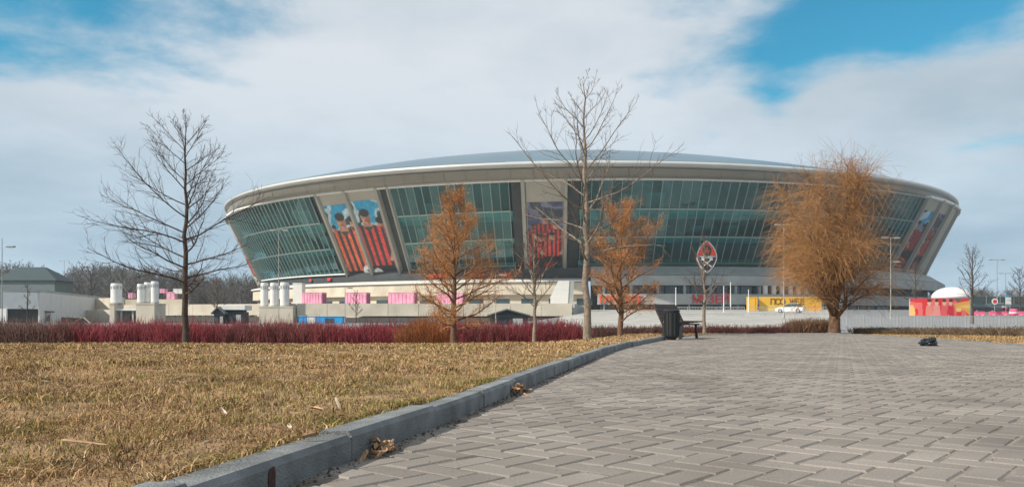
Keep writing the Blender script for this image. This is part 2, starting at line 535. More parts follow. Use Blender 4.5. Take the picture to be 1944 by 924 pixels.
# lawn sheet (left of the kerb and behind the plaza), verge on the right
def strip_sheet(name, m, ys_, xl, xr, zf, nx, power=1.0):
    V = []
    for y in ys_:
        t = np.linspace(0, 1, nx) ** power
        xx = xr(y) + (xl(y) - xr(y)) * t
        V.append(np.stack([xx, np.full(nx, y), zf(xx, np.full(nx, y))], 1))
    I = (np.arange(len(ys_) - 1)[:, None] * nx + np.arange(nx - 1)[None]).ravel()
    return link(name, np_mesh(name, np.concatenate(V), [np.stack([I, I + 1, I + 1 + nx, I + nx], 1)], True), m)
ly = np.linspace(-3, PLAZA_END, 150)
lawn = strip_sheet('lawn', M_soil, ly, lambda y: -70, lambda y: float(kerb_x(y)) - 0.05, lawn_z, 70, 2.2)
tag(lawn, kind='structure')
def back_z(x, y):
    z = lawn_z(x, y)
    return z - 0.9 * smoothstep(33.5, 37.5, y)
o = strip_sheet('planting_bed', M_soil, np.linspace(PLAZA_END + 0.002, 38.5, 24), lambda y: -70, lambda y: 70, back_z, 160, 1.0)
tag(o, kind='structure')
o = strip_sheet('verge', M_soil, ly, lambda y: 70, lambda y: float(right_x(y)) + 0.01, lambda x, y: 0.0 + 0.05 * smoothstep(0.0, 1.0, x - right_x(y)) - 0.010 * np.clip(y - 20, 0, 20), 60, 2.4)
tag(o, kind='structure')

# plaza: bedding sheet plus real herringbone pavers
plaza = strip_sheet('plaza', M_paver_joint, ly, lambda y: float(kerb_x(y)) - 0.02, lambda y: float(right_x(y)) + 0.005, lambda x, y: np.zeros_like(x) - 0.0044 - 0.0 * y, 20)
tag(plaza, kind='structure')
PW = 0.1
th = math.radians(-41.0)
eu = np.array([math.cos(th), math.sin(th)]); ev = np.array([-math.sin(th), math.cos(th)])
G = 420
cx, cy = np.meshgrid(np.arange(-G, G), np.arange(-G, G))
k = (cx - cy) % 4
def centres(sel, du, dv):
    c = np.stack([cx[sel] + du, cy[sel] + dv], 1) * PW
    return c[:, 0:1] * eu + c[:, 1:2] * ev
ch = centres(k == 0, 1.0, 0.5)
cv = centres(k == 3, 0.5, 1.0)
allc = np.vstack([ch, cv]); isv = np.concatenate([np.zeros(len(ch), bool), np.ones(len(cv), bool)])
inside = (allc[:, 1] > -1.5) & (allc[:, 1] < PLAZA_END - 0.1)
inside &= (allc[:, 0] > kerb_x(allc[:, 1]) + 0.035) & (allc[:, 0] < right_x(allc[:, 1]) - 0.06)
inside &= np.abs(allc[:, 0]) < 0.78 * np.maximum(allc[:, 1], 0) + 2.2
allc = allc[inside]; isv = isv[inside]
# one stone: chamfered top, shared mesh
def paver_arrays():
    a, b = PW - 0.002, PW / 2 - 0.002
    c = 0.0085
    def r(i, z): return [(-a + i, -b + i, z), (a - i, -b + i, z), (a - i, b - i, z), (-a + i, b - i, z)]
    V = np.array(r(0, -0.04) + r(0, -0.0075) + r(c, 0.0))
    Fq = []
    for i in range(2):
        for j in range(4):
            p = i * 4 + j; q = i * 4 + (j + 1) % 4
            Fq.append((p, q, q + 4, p + 4))
    Fq.append((8, 9, 10, 11))
    return V, np.array(Fq)
PV, PF = paver_arrays()
pav_me = np_mesh('paver', PV, [PF]); pav_me.materials.append(M_paver)
dep = allc[:, 1]
vis = (np.abs(allc[:, 0]) < 0.643 * dep) & (dep > 1.99)
order = np.argsort(np.where(vis, dep, 1e6))
near = np.zeros(len(allc), bool); near[order[:300]] = True
hz = RNG.normal(0, 0.0008, len(allc)); tl = RNG.normal(0, 0.0034, (len(allc), 2)); ry = RNG.normal(0, 0.008, len(allc))
sink = vnoise(allc[:, 0], allc[:, 1], 0.5, 9) * 0.006
hz = hz - sink * 0.12
ang = th + np.where(isv, math.pi / 2, 0) + ry
for i in np.where(near)[0]:
    link('paver', pav_me, None, plaza, (allc[i, 0], allc[i, 1], hz[i]), (tl[i, 0], tl[i, 1], ang[i]))
rest = np.where(~near)[0]
ca = np.cos(ang[rest])[:, None]; sa = np.sin(ang[rest])[:, None]
VX = PV[None, :, 0] * ca - PV[None, :, 1] * sa + allc[rest, 0:1]
VY = PV[None, :, 0] * sa + PV[None, :, 1] * ca + allc[rest, 1:2]
VZ = PV[None, :, 2] + hz[rest][:, None] + PV[None, :, 0] * tl[rest, 0:1] + PV[None, :, 1] * tl[rest, 1:2]
VV = np.stack([VX, VY, VZ], -1).reshape(-1, 3)
FF = (PF[None] + (np.arange(len(rest)) * 12)[:, None, None]).reshape(-1, 4)
o = link('paver_field', np_mesh('paver_field', VV, [FF], tint=np.repeat(RNG.random(len(rest)), 12)), M_paver, plaza)
tag(o, kind='stuff')

# kerb: separate stones
kerb = bpy.data.objects.new('kerb', None); COL.objects.link(kerb); tag(kerb, kind='structure')
seg = np.concatenate([[0], np.cumsum(np.hypot(*np.diff(KC, axis=0).T))])
def kp(s):
    return np.array([np.interp(s, seg, KC[:, 0]), np.interp(s, seg, KC[:, 1])])
KH, KW = 0.082, 0.105
s0 = 0.0
while s0 < seg[-1] - 0.3:
    s1 = min(s0 + 0.78, seg[-1])
    mb = MB(); rings = []
    if kp(s0)[1] > 22.0: KH = 0.012
    jz = random.gauss(0, 0.0045); jx = random.gauss(0, 0.004)
    for s in np.linspace(s0 + 0.004, s1 - 0.004, 6):
        p = kp(s); d = kp(min(s + 0.05, seg[-1])) - kp(max(s - 0.05, 0)); d /= np.linalg.norm(d)
        nrm = np.array([d[1], -d[0]])       # towards the plaza
        prof = [(0.0 + jx, -0.10), (0.0 + jx, KH - 0.016 + jz), (-0.014 + jx, KH + jz), (-KW + 0.006, KH + jz), (-KW, KH - 0.006 + jz), (-KW, -0.10)]
        rings.append([(p[0] + nrm[0] * a, p[1] + nrm[1] * a, b) for a, b in prof])
    mb.loft(rings).build('kerb_stone', M_kerb, kerb)
    s0 = s1
# flush edging stones along the right side of the plaza
edging = bpy.data.objects.new('edging', None); COL.objects.link(edging); tag(edging, kind='structure')
yy = 1.0
while yy < PLAZA_END - 0.6:
    y1 = yy + 1.0
    a = np.array([right_x(yy), yy]); b = np.array([right_x(y1), y1]); d = (b - a) / np.linalg.norm(b - a); nn = np.array([d[1], -d[0]])
    a = a + d * 0.005; b = b - d * 0.005; jz = random.gauss(0, 0.004)
    MB().loft([[(p[0] + nn[0] * q, p[1] + nn[1] * q, z) for q, z in ((-0.045, -0.06), (-0.045, 0.02 + jz), (0.045, 0.02 + jz), (0.045, -0.06))] for p in (a, b)]).build('edging_stone', M_kerb, edging)
    yy = y1

# ------------------------------------------------------------------ dry grass on the lawn
def blades(xy, zfun, hmin, hmax, width, cols, lean=0.95):
    N = len(xy)
    h = RNG.uniform(hmin, hmax, N) * (0.45 + 0.95 * vnoise(xy[:, 0], xy[:, 1], 4.0, 8)); a = RNG.uniform(0, 2 * np.pi, N)
    ln = np.abs(RNG.normal(0.25, lean, N)) * h + 0.004
    la = RNG.uniform(0, 2 * np.pi, N)
    w = width * RNG.uniform(0.6, 1.4, N)
    z0 = zfun(xy[:, 0], xy[:, 1]) - 0.004
    B = np.stack([xy[:, 0], xy[:, 1], z0], 1)
    side = np.stack([np.cos(a), np.sin(a), np.zeros(N)], 1) * w[:, None]
    dirv = np.stack([np.cos(la), np.sin(la), np.zeros(N)], 1)
    mid = B + dirv * (ln * 0.35)[:, None] + np.array([0, 0, 1.0]) * (h * 0.62)[:, None]
    droop = RNG.uniform(0.55, 1.0, N)
    tip = B + dirv * (ln * 1.25)[:, None] + np.array([0, 0, 1.0]) * (h * droop)[:, None]
    V = np.stack([B - side, B + side, mid + side * 0.8, mid - side * 0.8, tip], 1).reshape(-1, 3)
    i = np.arange(N) * 5
    return V, [np.stack([i, i + 1, i + 2, i + 3], 1), np.stack([i + 3, i + 2, i + 4], 1)], np.repeat(cols, 5, axis=0)

def grass_cols(xy):
    N = len(xy)
    straw = np.array([(0.45, 0.295, 0.145), (0.37, 0.225, 0.105), (0.55, 0.40, 0.23), (0.27, 0.155, 0.075), (0.43, 0.30, 0.15)])
    green = np.array([(0.17, 0.165, 0.040), (0.22, 0.20, 0.055), (0.12, 0.125, 0.030), (0.30, 0.25, 0.07)])
    dark = np.array([(0.10, 0.060, 0.030), (0.15, 0.085, 0.04)])
    c = straw[RNG.integers(0, 5, N)]
    near_ = smoothstep(7.5, 1.8, xy[:, 1])
    patch = vnoise(xy[:, 0], xy[:, 1], 1.6, 1) * 0.6 + vnoise(xy[:, 0], xy[:, 1], 5.0, 2) * 0.4
    edge = smoothstep(0.9, 0.1, kerb_x(xy[:, 1]) - xy[:, 0]) * smoothstep(9, 4, xy[:, 1])
    pg = np.clip(0.10 + 0.80 * (0.35 + .65 * near_) * (patch - 0.36) * 2.1 + 0.22 * edge, 0.03, 0.80)
    g = RNG.random(N) < pg
    c[g] = green[RNG.integers(0, 4, N)][g]
    d = RNG.random(N) < 0.06 + 0.34 * smoothstep(0.52, 0.85, vnoise(xy[:, 0], xy[:, 1], 2.3, 4)) + 0.10 * near_
    c[d] = dark[RNG.integers(0, 2, N)][d]
    return c * RNG.uniform(0.75, 1.2, (N, 1))

def scatter_lawn(y0, y1, density, edge_only=False):
    area_x = 0.72
    n_ = int(density * (y1 - y0) * (area_x * (y0 + y1) / 2 + 3.0))
    y = RNG.uniform(y0, y1, n_)
    x = -area_x * y - 1.6 + RNG.random(n_) * (area_x * y + 1.6 + kerb_x(y) - 0.085)
    cl = vnoise(x, y, 9.0, 6)
    keep = RNG.random(n_) < 0.12 + 1.0 * cl * (0.35 + 1.1 * vnoise(x, y, 2.2, 12))
    return np.stack([x, y], 1)[keep]
VV = []; FQ = []; FT = []; CC = []; base = 0
for (y0, y1, dens_, h0, h1, w) in ((0.9, 3.0, 15000, 0.010, 0.036, 0.0013), (3.0, 5.5, 6500, 0.011, 0.038, 0.0019), (5.5, 9.0, 2600, 0.012, 0.042, 0.0032),
                                   (9.0, 14.0, 1100, 0.014, 0.046, 0.0055), (14.0, 31.0, 130, 0.02, 0.05, 0.010)):
    xy = scatter_lawn(y0, y1, dens_)
    v, f, c = blades(xy, lawn_z, h0, h1, w, grass_cols(xy))
    VV.append(v); FQ.append(f[0] + base); FT.append(f[1] + base); CC.append(c); base += len(v)
# tufts hanging over the kerb edge
y = RNG.uniform(0.9, 8.0, 5200); x = kerb_x(y) - KW - np.abs(RNG.normal(0, 0.03, 5200))
xy = np.stack([x, y], 1)
v, f, c = blades(xy, lawn_z, 0.02, 0.055, 0.0020, grass_cols(xy), 0.8)
VV.append(v); FQ.append(f[0] + base); FT.append(f[1] + base); CC.append(c); base += len(v)
o = link('dry_grass', np_mesh('dry_grass', np.concatenate(VV), [np.concatenate(FQ), np.concatenate(FT)], colors=np.concatenate(CC)), M_grass)
tag(o, 'straw coloured winter grass covering the lawn', 'grass', kind='stuff')
# grass on the right verge
y = RNG.uniform(5, 31, 26000); x = right_x(y) + 0.06 + np.abs(RNG.normal(0, 1.4, 26000))
xy = np.stack([x, y], 1)
vz = lambda x, y: 0.05 * smoothstep(0.0, 1.0, x - right_x(y)) - 0.010 * np.clip(y - 20, 0, 20)
v, f, c = blades(xy, vz, 0.02, 0.06, 0.006, grass_cols(xy))
o = link('verge_grass', np_mesh('verge_grass', v, f, colors=c), M_grass)
tag(o, 'dry yellow grass strip along the right edge of the paving', 'grass', kind='stuff')

# ------------------------------------------------------------------ the stadium
SC = (21.5, 266.5); SR = -0.165
P_RIM = (112.04, 105.18, 33.27 + CAMZ, -0.0076, 0.0097)
P_BOT = (112.87, 100.3, 31.03 + CAMZ, -0.0009, 0.0109)
P_BASE = (106.22, 81.5, 12.48 + CAMZ, 0.0105, -0.0131)
def ell(par, deg, out_=0.0, z=None):
    """point on one of the stadium's plan ellipses; out_ pushes it outwards"""
    t = np.radians(np.asarray(deg, float))
    a, b, z0, sx, sy = par
    x = (a + out_) * np.cos(t); y = (b + out_) * np.sin(t)
    dx = x * math.cos(SR) - y * math.sin(SR); dy = x * math.sin(SR) + y * math.cos(SR)
    zz = z0 + sx * dx + sy * dy if z is None else np.full_like(dx, z) if np.ndim(dx) else z
    return np.stack([SC[0] + dx, SC[1] + dy, zz], -1)
def fac(deg, v, out_=0.0):
    """facade point: v 0 at the foot of the glass, 1 under the rim"""
    deg = np.asarray(deg, float); v = np.asarray(v, float)
    lo = ell(P_BASE, deg - 1.3 * smoothstep(205, 235, deg) * smoothstep(292, 262, deg), out_)
    hi = ell(P_BOT, deg, out_)
    return lo + (hi - lo) * v[..., None]

def ring_strip(profile, t0, t1, n, closed=False):
    """profile: list of functions deg->(n,3); quads between successive rows"""
    ts = np.linspace(t0, t1, n)
    rows = [p(ts) for p in profile]
    V = np.concatenate(rows); k = len(rows)
    Fq = []
    for i in range(k - 1 if not closed else k):
        j = (i + 1) % k
        a = np.arange(n - 1) + i * n; b = np.arange(n - 1) + j * n
        Fq.append(np.stack([a, a + 1, b + 1, b], 1))
    return V, np.concatenate(Fq)
def ring_obj(name, m, profile, t0, t1, n, parent, closed=False, smooth=False, caps=False):
    V, Fq = ring_strip(profile, t0, t1, n, closed)
    fs = [Fq]
    if caps:
        k = len(profile)
        fs.append(np.array([[i * n for i in range(k)], [i * n + n - 1 for i in range(k)]]))
    me = np_mesh(name, V, fs, smooth)
    bm_fix(me)
    return link(name, me, m, parent)

stadium = thing('stadium', 'large oval stadium with outward leaning glass walls and white roof rim', 'stadium', (0, 0, 0))

# roof: a shallow dish rising inwards from the rim
def roof_row(u):
    def f(ts):
        p = ell(P_RIM, ts, -44 * u)
        p[:, 2] = ell(P_RIM, ts)[:, 2] + 9.3 * (1 - (1 - u) ** 2) * (0.25 + 0.75 * np.sin(np.radians(ts)) ** 2) + 0.55
        return p
    return f
roof = ring_obj('roof', M_roof, [roof_row(u) for u in (0.0, 0.06, 0.14, 0.24, 0.36, 0.5, 0.66, 0.82, 1.0)], 0, 360, 241, stadium, smooth=True)
# rim lip, soffit band and lower trim
def rr(par, out_, dz):
    def f(ts):
        p = ell(par, ts, out_); p[:, 2] += dz; return p
    return f
ring_obj('rim_lip', mat('rim_metal', (0.48, 0.49, 0.48), 0.45, metal=0.2, var=0.06, scale=0.2), [rr(P_RIM, -1.6, 0.45), rr(P_RIM, 0.0, 0.50), rr(P_RIM, 0.4, 0.2), rr(P_RIM, 0.4, -0.15), rr(P_RIM, 0.0, -0.42), rr(P_RIM, -1.2, -0.75)], 0, 360, 241, stadium, smooth=True)
# soffit panels, one per bay in front, a plain band behind
def sof(w, inset=0.0):
    def f(ts):
        a = ell(P_RIM, ts, -0.6); a[:, 2] -= 0.8
        b = ell(P_BOT, ts, 0.15); b[:, 2] += 0.3
        p = a + (b - a) * w
        p[:, 2] -= 0.9 * math.sin(math.pi * w)
        return p
    return f
ring_obj('soffit', M_rim, [sof(w) for w in (0, .25, .5, .75, 1)], 340, 560, 120, stadium, smooth=True)
band = ring_obj('soffit_band', M_rim, [sof(w) for w in (0, .5, 1)], 199.95, 340.05, 140, stadium)
for o_ in (band,):
    o_.location = (0, 0, 0.12)
for i in range(56):
    t = 200 + i * 2.5
    ring_obj('soffit_panel', M_rim, [sof(w) for w in (0.02, .25, .5, .75, .98)], t + 0.03, t + 2.47, 4, band, smooth=True).location = (0, 0, -0.12)
ring_obj('lower_trim', M_white, [rr(P_BOT, 0.2, 0.55), rr(P_BOT, 0.6, 0.40), rr(P_BOT, 0.6, -0.15), rr(P_BOT, 0.1, -0.35)], 0, 360, 241, stadium)

# interior behind the glass: back wall and floor slabs
def fr_(v, out_):
    return lambda ts: fac(ts, np.full_like(np.asarray(ts, float), v), out_)
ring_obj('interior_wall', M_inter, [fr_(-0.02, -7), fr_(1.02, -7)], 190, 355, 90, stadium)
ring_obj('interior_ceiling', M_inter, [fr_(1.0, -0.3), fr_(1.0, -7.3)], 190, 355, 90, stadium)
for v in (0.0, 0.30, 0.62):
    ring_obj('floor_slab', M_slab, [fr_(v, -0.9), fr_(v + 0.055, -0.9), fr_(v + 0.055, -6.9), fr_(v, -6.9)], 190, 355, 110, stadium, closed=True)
# balustrade-like turquoise bands and room blocks behind the middle row
def room(t0, t1, v0, v1, o0, o1, m, name):
    ring_obj(name, m, [fr_(v0, o0), fr_(v1, o0), fr_(v1, o1), fr_(v0, o1)], t0, t1, 4, stadium, closed=True, caps=True)
M_room1 = mat('room_teal', (0.10, 0.36, 0.37), 0.8, var=0.3, scale=0.3)
M_room2 = mat('room_pale', (0.38, 0.48, 0.46), 0.8, var=0.3, scale=0.3)
M_room3 = mat('room_blue', (0.05, 0.27, 0.40), 0.8, var=0.2, scale=0.3)
rnd = random.Random(5)
t = 213.0
while t < 336:
    w = rnd.uniform(0.8, 3.2)
    if 239.5 < t + w and t < 253 or 266.5 < t + w and t < 275.2:
        t += w; continue
    m_ = rnd.choice([M_room1, M_room1, M_room3, M_room2])
    if rnd.random() < 0.55:
        room(t, t + w * 0.85, 0.36, 0.36 + rnd.uniform(0.08, 0.2), -2.5, -4.5, m_, 'interior_room')
    if rnd.random() < 0.35:
        room(t + 0.2, t + w * 0.7, 0.68, 0.68 + rnd.uniform(0.05, 0.22), -3, -5, M_room1, 'interior_room')
    t += w
ring_obj('interior_balustrade', M_room1, [fr_(0.56, -1.4), fr_(0.68, -1.4)], 190, 350, 110, stadium)

# curtain walls: mullion grid as one part, every pane a piece of its own
def curtain(t0, t1, bays, label, rows=(0.0, 0.335, 0.665, 1.0), step_out=0.0):
    mb = MB()
    ts = np.linspace(t0, t1, bays + 1)
    wdeg = 0.026
    def beam(p0, p1, q0, q1, d):  # box between two edges of the facade with depth d
        pass
    def blk(ta, tb, va, vb, o0, o1):
        A = [fac(ta, va, o1), fac(tb, va, o1), fac(tb, vb, o1), fac(ta, vb, o1)]
        B = [fac(ta, va, o0), fac(tb, va, o0), fac(tb, vb, o0), fac(ta, vb, o0)]
        mb.loft([B, A])
    for i, t in enumerate(ts):
        w = wdeg * (1.3 if i % 4 == 0 else 0.9)
        blk(t - w, t + w, 0.0, 1.0, -0.12 + step_out, 0.22 + step_out)
    for r in rows:
        for i in range(bays):
            blk(ts[i] + wdeg * 1.4, ts[i + 1] - wdeg * 1.4, max(r - 0.008, 0), min(r + 0.008, 1), -0.10 + step_out, 0.14 + step_out)
    w = mb.build('curtain_wall', M_mull, stadium)
    w['label'] = label
    for i in range(bays):
        for j in range(len(rows) - 1):
            ta, tb = ts[i] + 0.04, ts[i + 1] - 0.04
            va, vb = rows[j] + 0.009, rows[j + 1] - 0.009
            jit = rnd.gauss(0, 0.02)
            c = [fac(ta, va, step_out + jit), fac(tb, va, step_out - jit), fac(tb, vb, step_out - jit * .5), fac(ta, vb, step_out + jit * .5)]
            link('pane', np_mesh('pane', np.array(c), [np.array([[0, 1, 2, 3]])]), M_glass, w)
    return w
curtain(212.0, 239.9, 26, 'left end glass wall catching the sun')
curtain(252.7, 267.0, 14, 'middle glass wall between the posters')
curtain(274.9, 322.3, 44, 'long dark glass wall on the shaded right side')

# solid bays: metal fins, dark recesses, blank panels
def slab(name, m, t0, t1, v0, v1, o0, o1, n=5, parent=stadium):
    return ring_obj(name, m, [fr_(v0, o0), fr_(v0, o1), fr_(v1, o1), fr_(v1, o0)], t0, t1, n, parent, closed=True, caps=True)
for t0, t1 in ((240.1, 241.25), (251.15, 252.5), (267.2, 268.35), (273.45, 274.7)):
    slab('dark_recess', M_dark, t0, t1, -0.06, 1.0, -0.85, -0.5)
for t0, t1 in ((241.3, 241.62), (246.05, 246.4), (250.75, 251.1), (252.42, 252.6), (268.4, 268.8), (273.05, 273.4), (322.5, 322.8), (327.4, 327.9), (332.6, 333.2), (339.0, 339.4), (211.4, 211.9)):
    slab('fin', M_fin, t0, t1, -0.17, 1.0, -1.0, 0.9)
for t0, t1 in ((241.7, 246.0), (246.45, 250.7), (268.85, 273.0), (322.9, 327.3), (328.0, 332.5), (333.3, 338.9)):
    slab('blank_panel', M_panel, t0, t1, -0.16, 1.0, -0.6, 0.0)
slab('blank_panel', M_panel, 199, 211.3, -0.05, 1.0, -0.6, 0.0, 8)
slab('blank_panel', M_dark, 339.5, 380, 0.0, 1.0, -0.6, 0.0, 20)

# ---- printed posters (flat prints on real panels)
def paint_canvas(w, h, bgc):
    yy_, xx_ = np.mgrid[0:h, 0:w]
    U_ = (xx_ + 0.5) / w; V_ = (yy_ + 0.5) / h      # V_ 0 at top
    img = np.zeros((h, w, 3)); img[:] = bgc
    return img, U_, V_
def p_ell(img, U_, V_, cx_, cy_, rx, ry_, c, rot=0.0):
    a = math.cos(rot); b = math.sin(rot)
    dx = (U_ - cx_); dy = (V_ - cy_)
    m_ = ((dx * a + dy * b) / rx) ** 2 + ((-dx * b + dy * a) / ry_) ** 2 < 1
    img[m_] = c
    return m_
def p_poly(img, U_, V_, pts, c):
    m_ = np.zeros(U_.shape, bool); n_ = len(pts)
    for i in range(n_):
        x0, y0 = pts[i]; x1, y1 = pts[(i + 1) % n_]
        cond = ((y0 > V_) != (y1 > V_))
        with np.errstate(divide='ignore', invalid='ignore'):
            xi = (x1 - x0) * (V_ - y0) / (y1 - y0 + 1e-12) + x0
        m_ ^= cond & (U_ < xi)
    if c is not None:
        img[m_] = c
    return m_
RED_ = np.array((0.68, 0.055, 0.05)); ORG_ = np.array((0.74, 0.13, 0.05)); BLK_ = np.array((0.02, 0.022, 0.028)); SKIN_ = np.array((0.52, 0.28, 0.20)); WHT_ = np.array((0.75, 0.76, 0.78))
def player(img, U_, V_, cx_, top, s, shirt, hair=BLK_, ball=None, arm=True, asp=0.36):
    """a standing footballer in a striped shirt; s = height scale in V, asp = canvas aspect correction in U"""
    k_ = s / asp
    x = lambda d: cx_ + d * k_
    y = lambda d: top + d * s
    p_poly(img, U_, V_, [(x(-.19), y(.70)), (x(.19), y(.70)), (x(.22), y(1.02)), (x(.02), y(1.02)), (x(0), y(.86)), (x(-.04), y(1.02)), (x(-.22), y(1.02))], BLK_)
    for sg in (-1, 1):
        p_poly(img, U_, V_, [(x(sg * .20), y(.98)), (x(sg * .05), y(.98)), (x(sg * .06), y(1.4)), (x(sg * .18), y(1.4))], BLK_ * 2.2 if sg > 0 else RED_ * .6)
    body = p_poly(img, U_, V_, [(x(-.23), y(.27)), (x(-.08), y(.22)), (x(.08), y(.22)), (x(.23), y(.27)), (x(.22), y(.76)), (x(-.22), y(.76))], shirt)
    st = (np.floor((U_ - cx_) / k_ * 21 + 100.5).astype(int) % 2 == 0) & body
    img[st] = BLK_ * 1.5
    if arm:
        for sg in (-1, 1):
            sl = p_poly(img, U_, V_, [(x(sg * .20), y(.27)), (x(sg * .30), y(.32)), (x(sg * .34), y(.52)), (x(sg * .23), y(.54))], shirt * 0.95)
            img[sl & (np.floor(V_ * 60).astype(int) % 3 == 0)] = BLK_ * 2
            p_poly(img, U_, V_, [(x(sg * .33), y(.52)), (x(sg * .24), y(.54)), (x(sg * .16), y(.70)), (x(sg * .24), y(.72))], SKIN_)
    p_poly(img, U_, V_, [(x(-.05), y(.15)), (x(.05), y(.15)), (x(.07), y(.27)), (x(-.07), y(.27))], SKIN_ * .85)
    p_ell(img, U_, V_, cx_, y(.12), .066 * k_, .085 * s, SKIN_)
    p_ell(img, U_, V_, x(.03), y(.13), .036 * k_, .075 * s, SKIN_ * .55)
    p_ell(img, U_, V_, cx_, y(.066), .070 * k_, .050 * s, hair)
    for sg in (-1, 1):
        p_ell(img, U_, V_, x(sg * .03), y(.105), .014 * k_, .010 * s, BLK_)
    p_ell(img, U_, V_, cx_, y(.165), .03 * k_, .010 * s, RED_ * .6)
    p_poly(img, U_, V_, [(x(-.08), y(.24)), (x(.08), y(.24)), (x(0), y(.31))], BLK_ * 2)
    if ball:
        p_ell(img, U_, V_, ball[0], ball[1], .075 * k_, .075 * s, WHT_)
        p_ell(img, U_, V_, ball[0] + .01, ball[1], .02 * k_, .02 * s, BLK_ * 4)
def sky_top(img, U_, V_, seed):
    cl = vnoise(U_ * 3, V_ * 9, 1.0, seed)
    m_ = V_ < 0.42
    blue = np.array((0.02, 0.32, 0.56)); wh = np.array((0.45, 0.62, 0.72)); nv = np.array((0.03, 0.05, 0.08))
    if seed == 8: wh = np.array((.16, .17, .26)); blue = np.array((.05, .07, .16))
    c = np.where(cl[..., None] < .45, blue, np.where(cl[..., None] < .70, wh, nv))
    img[m_] = c[m_]
    crowd = vnoise(U_ * 16, V_ * 30, 1.0, seed + 3)
    m2 = ~m_
    c2 = np.where(crowd[..., None] < .5, nv * .8, np.where(crowd[..., None] < .8, np.array((.10, .03, .03)), np.array((.25, .28, .30))))
    img[m2] = c2[m2]
def poster_img(kind):
    w, h = 84, 192
    img, U_, V_ = paint_canvas(w, h, (0.03, 0.04, 0.05))
    sky_top(img, U_, V_, {'a': 1, 'b': 4, 'c': 8, 'd': 11}[kind])
    if kind == 'a':
        player(img, U_, V_, 0.12, 0.22, 0.50, RED_ * .7)
        player(img, U_, V_, 0.90, 0.16, 0.46, RED_ * .6)
        player(img, U_, V_, 0.50, 0.08, 0.98, ORG_, ball=(0.90, 0.83))
    elif kind == 'b':
        player(img, U_, V_, 0.86, 0.18, 0.86, RED_)
        player(img, U_, V_, 0.36, 0.08, 0.94, RED_ * 1.05, ball=(0.18, 0.90))
    elif kind == 'c':
        for q, (a, b) in enumerate(((.2, .28), (.5, .18), (.8, .26), (.34, .42), (.68, .40))):
            player(img, U_, V_, a, b, 0.46, RED_ * (0.7 + .1 * q))
    else:
        player(img, U_, V_, 0.3, 0.16, 0.7, RED_)
        player(img, U_, V_, 0.75, 0.2, 0.62, RED_ * .8)
    return img
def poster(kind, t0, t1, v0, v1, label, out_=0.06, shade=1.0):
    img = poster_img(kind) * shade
    hh_, ww_ = img.shape[:2]
    gy, gx = np.mgrid[0:hh_, 0:ww_]
    pad = np.pad(img, ((1, 1), (1, 1), (0, 0)), mode='edge')
    img = sum(pad[a:a + hh_, b:b + ww_] for a in range(3) for b in range(3)) / 9.0
    fold = .80 + .60 * vnoise(gx, gy, .22, 5)[..., None] * (.6 + .6 * vnoise(gx, gy, .6, 2)[..., None])
    img = img * fold * RNG.uniform(.75, 1.2, img.shape[:2] + (1,)) + RNG.uniform(0, .012, img.shape)
    h, w = img.shape[:2]
    ts = np.linspace(t0, t1, w); vs_ = np.linspace(v1, v0, h)
    TT, VV_ = np.meshgrid(ts, vs_)
    P = fac(TT.ravel(), VV_.ravel(), out_)
    I = (np.arange(h - 1)[:, None] * w + np.arange(w - 1)[None]).ravel()
    me = np_mesh('poster', P, [np.stack([I, I + w, I + w + 1, I + 1], 1)], colors=img.reshape(-1, 3))
    o_ = link('poster', me, M_print)
    tag(o_, label, 'poster', 'printed posters on the stadium wall')
poster('a', 241.75, 245.95, -0.15, 0.86, 'tall poster of footballer in orange and black stripes, leftmost of the pair')
poster('b', 246.5, 250.65, -0.12, 0.88, 'tall poster of footballers in red and black stripes, right one of the pair')
poster('c', 268.95, 272.9, -0.10, 0.76, 'dim poster of celebrating footballers behind the tall bare centre tree')
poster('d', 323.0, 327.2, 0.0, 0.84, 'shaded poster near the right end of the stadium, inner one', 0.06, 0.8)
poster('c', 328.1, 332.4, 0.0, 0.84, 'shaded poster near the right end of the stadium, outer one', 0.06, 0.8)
poster('b', 205.5, 211.0, 0.05, 0.55, 'narrow poster sliver on the far left edge of the stadium', 0.06)

# ---- podium under the glass
def pod(out_, z):
    return lambda ts: ell(P_BASE, ts, out_, z)
def pod_ring(name, m, pts, t0, t1, n, closed=True, parent=stadium):
    return ring_obj(name, m, [pod(a, b) for a, b in pts], t0, t1, n, parent, closed=closed, caps=closed)
# right hand front, its shade put into grey concrete: parapet, fascias, glazed recesses
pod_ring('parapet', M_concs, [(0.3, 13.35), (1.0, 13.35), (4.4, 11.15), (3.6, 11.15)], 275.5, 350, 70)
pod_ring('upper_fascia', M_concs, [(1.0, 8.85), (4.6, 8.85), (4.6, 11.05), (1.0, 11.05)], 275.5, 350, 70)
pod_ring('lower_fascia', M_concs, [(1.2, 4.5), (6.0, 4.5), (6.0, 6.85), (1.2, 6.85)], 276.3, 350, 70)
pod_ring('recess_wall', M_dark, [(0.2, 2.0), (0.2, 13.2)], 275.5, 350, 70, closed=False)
def panes_ring(t0, t1, dt, out_, z0, z1):
    t = t0
    while t < t1:
        pod_ring('window', M_winglass, [(out_ - .1, z0), (out_, z0), (out_, z1), (out_ - .1, z1)], t, t + dt * 0.9, 3)
        t += dt
panes_ring(276.5, 318, 1.6, 2.6, 6.9, 8.8)
panes_ring(276.6, 318, 2.0, 3.2, 2.6, 4.45)
for t in np.arange(277, 318, 3.2):
    p = ell(P_BASE, t, 4.0, 0)
    MB().cyl(p[0], p[1], 6.9, 8.8, 0.35, n=10).build('column', M_concs, stadium)
for t in np.arange(296.5, 303, 1.15):
    p = ell(P_BASE, t, 5.2, 0)
    MB().cyl(p[0], p[1], 6.9, 8.8, 0.55, n=12).build('column', M_white, stadium)
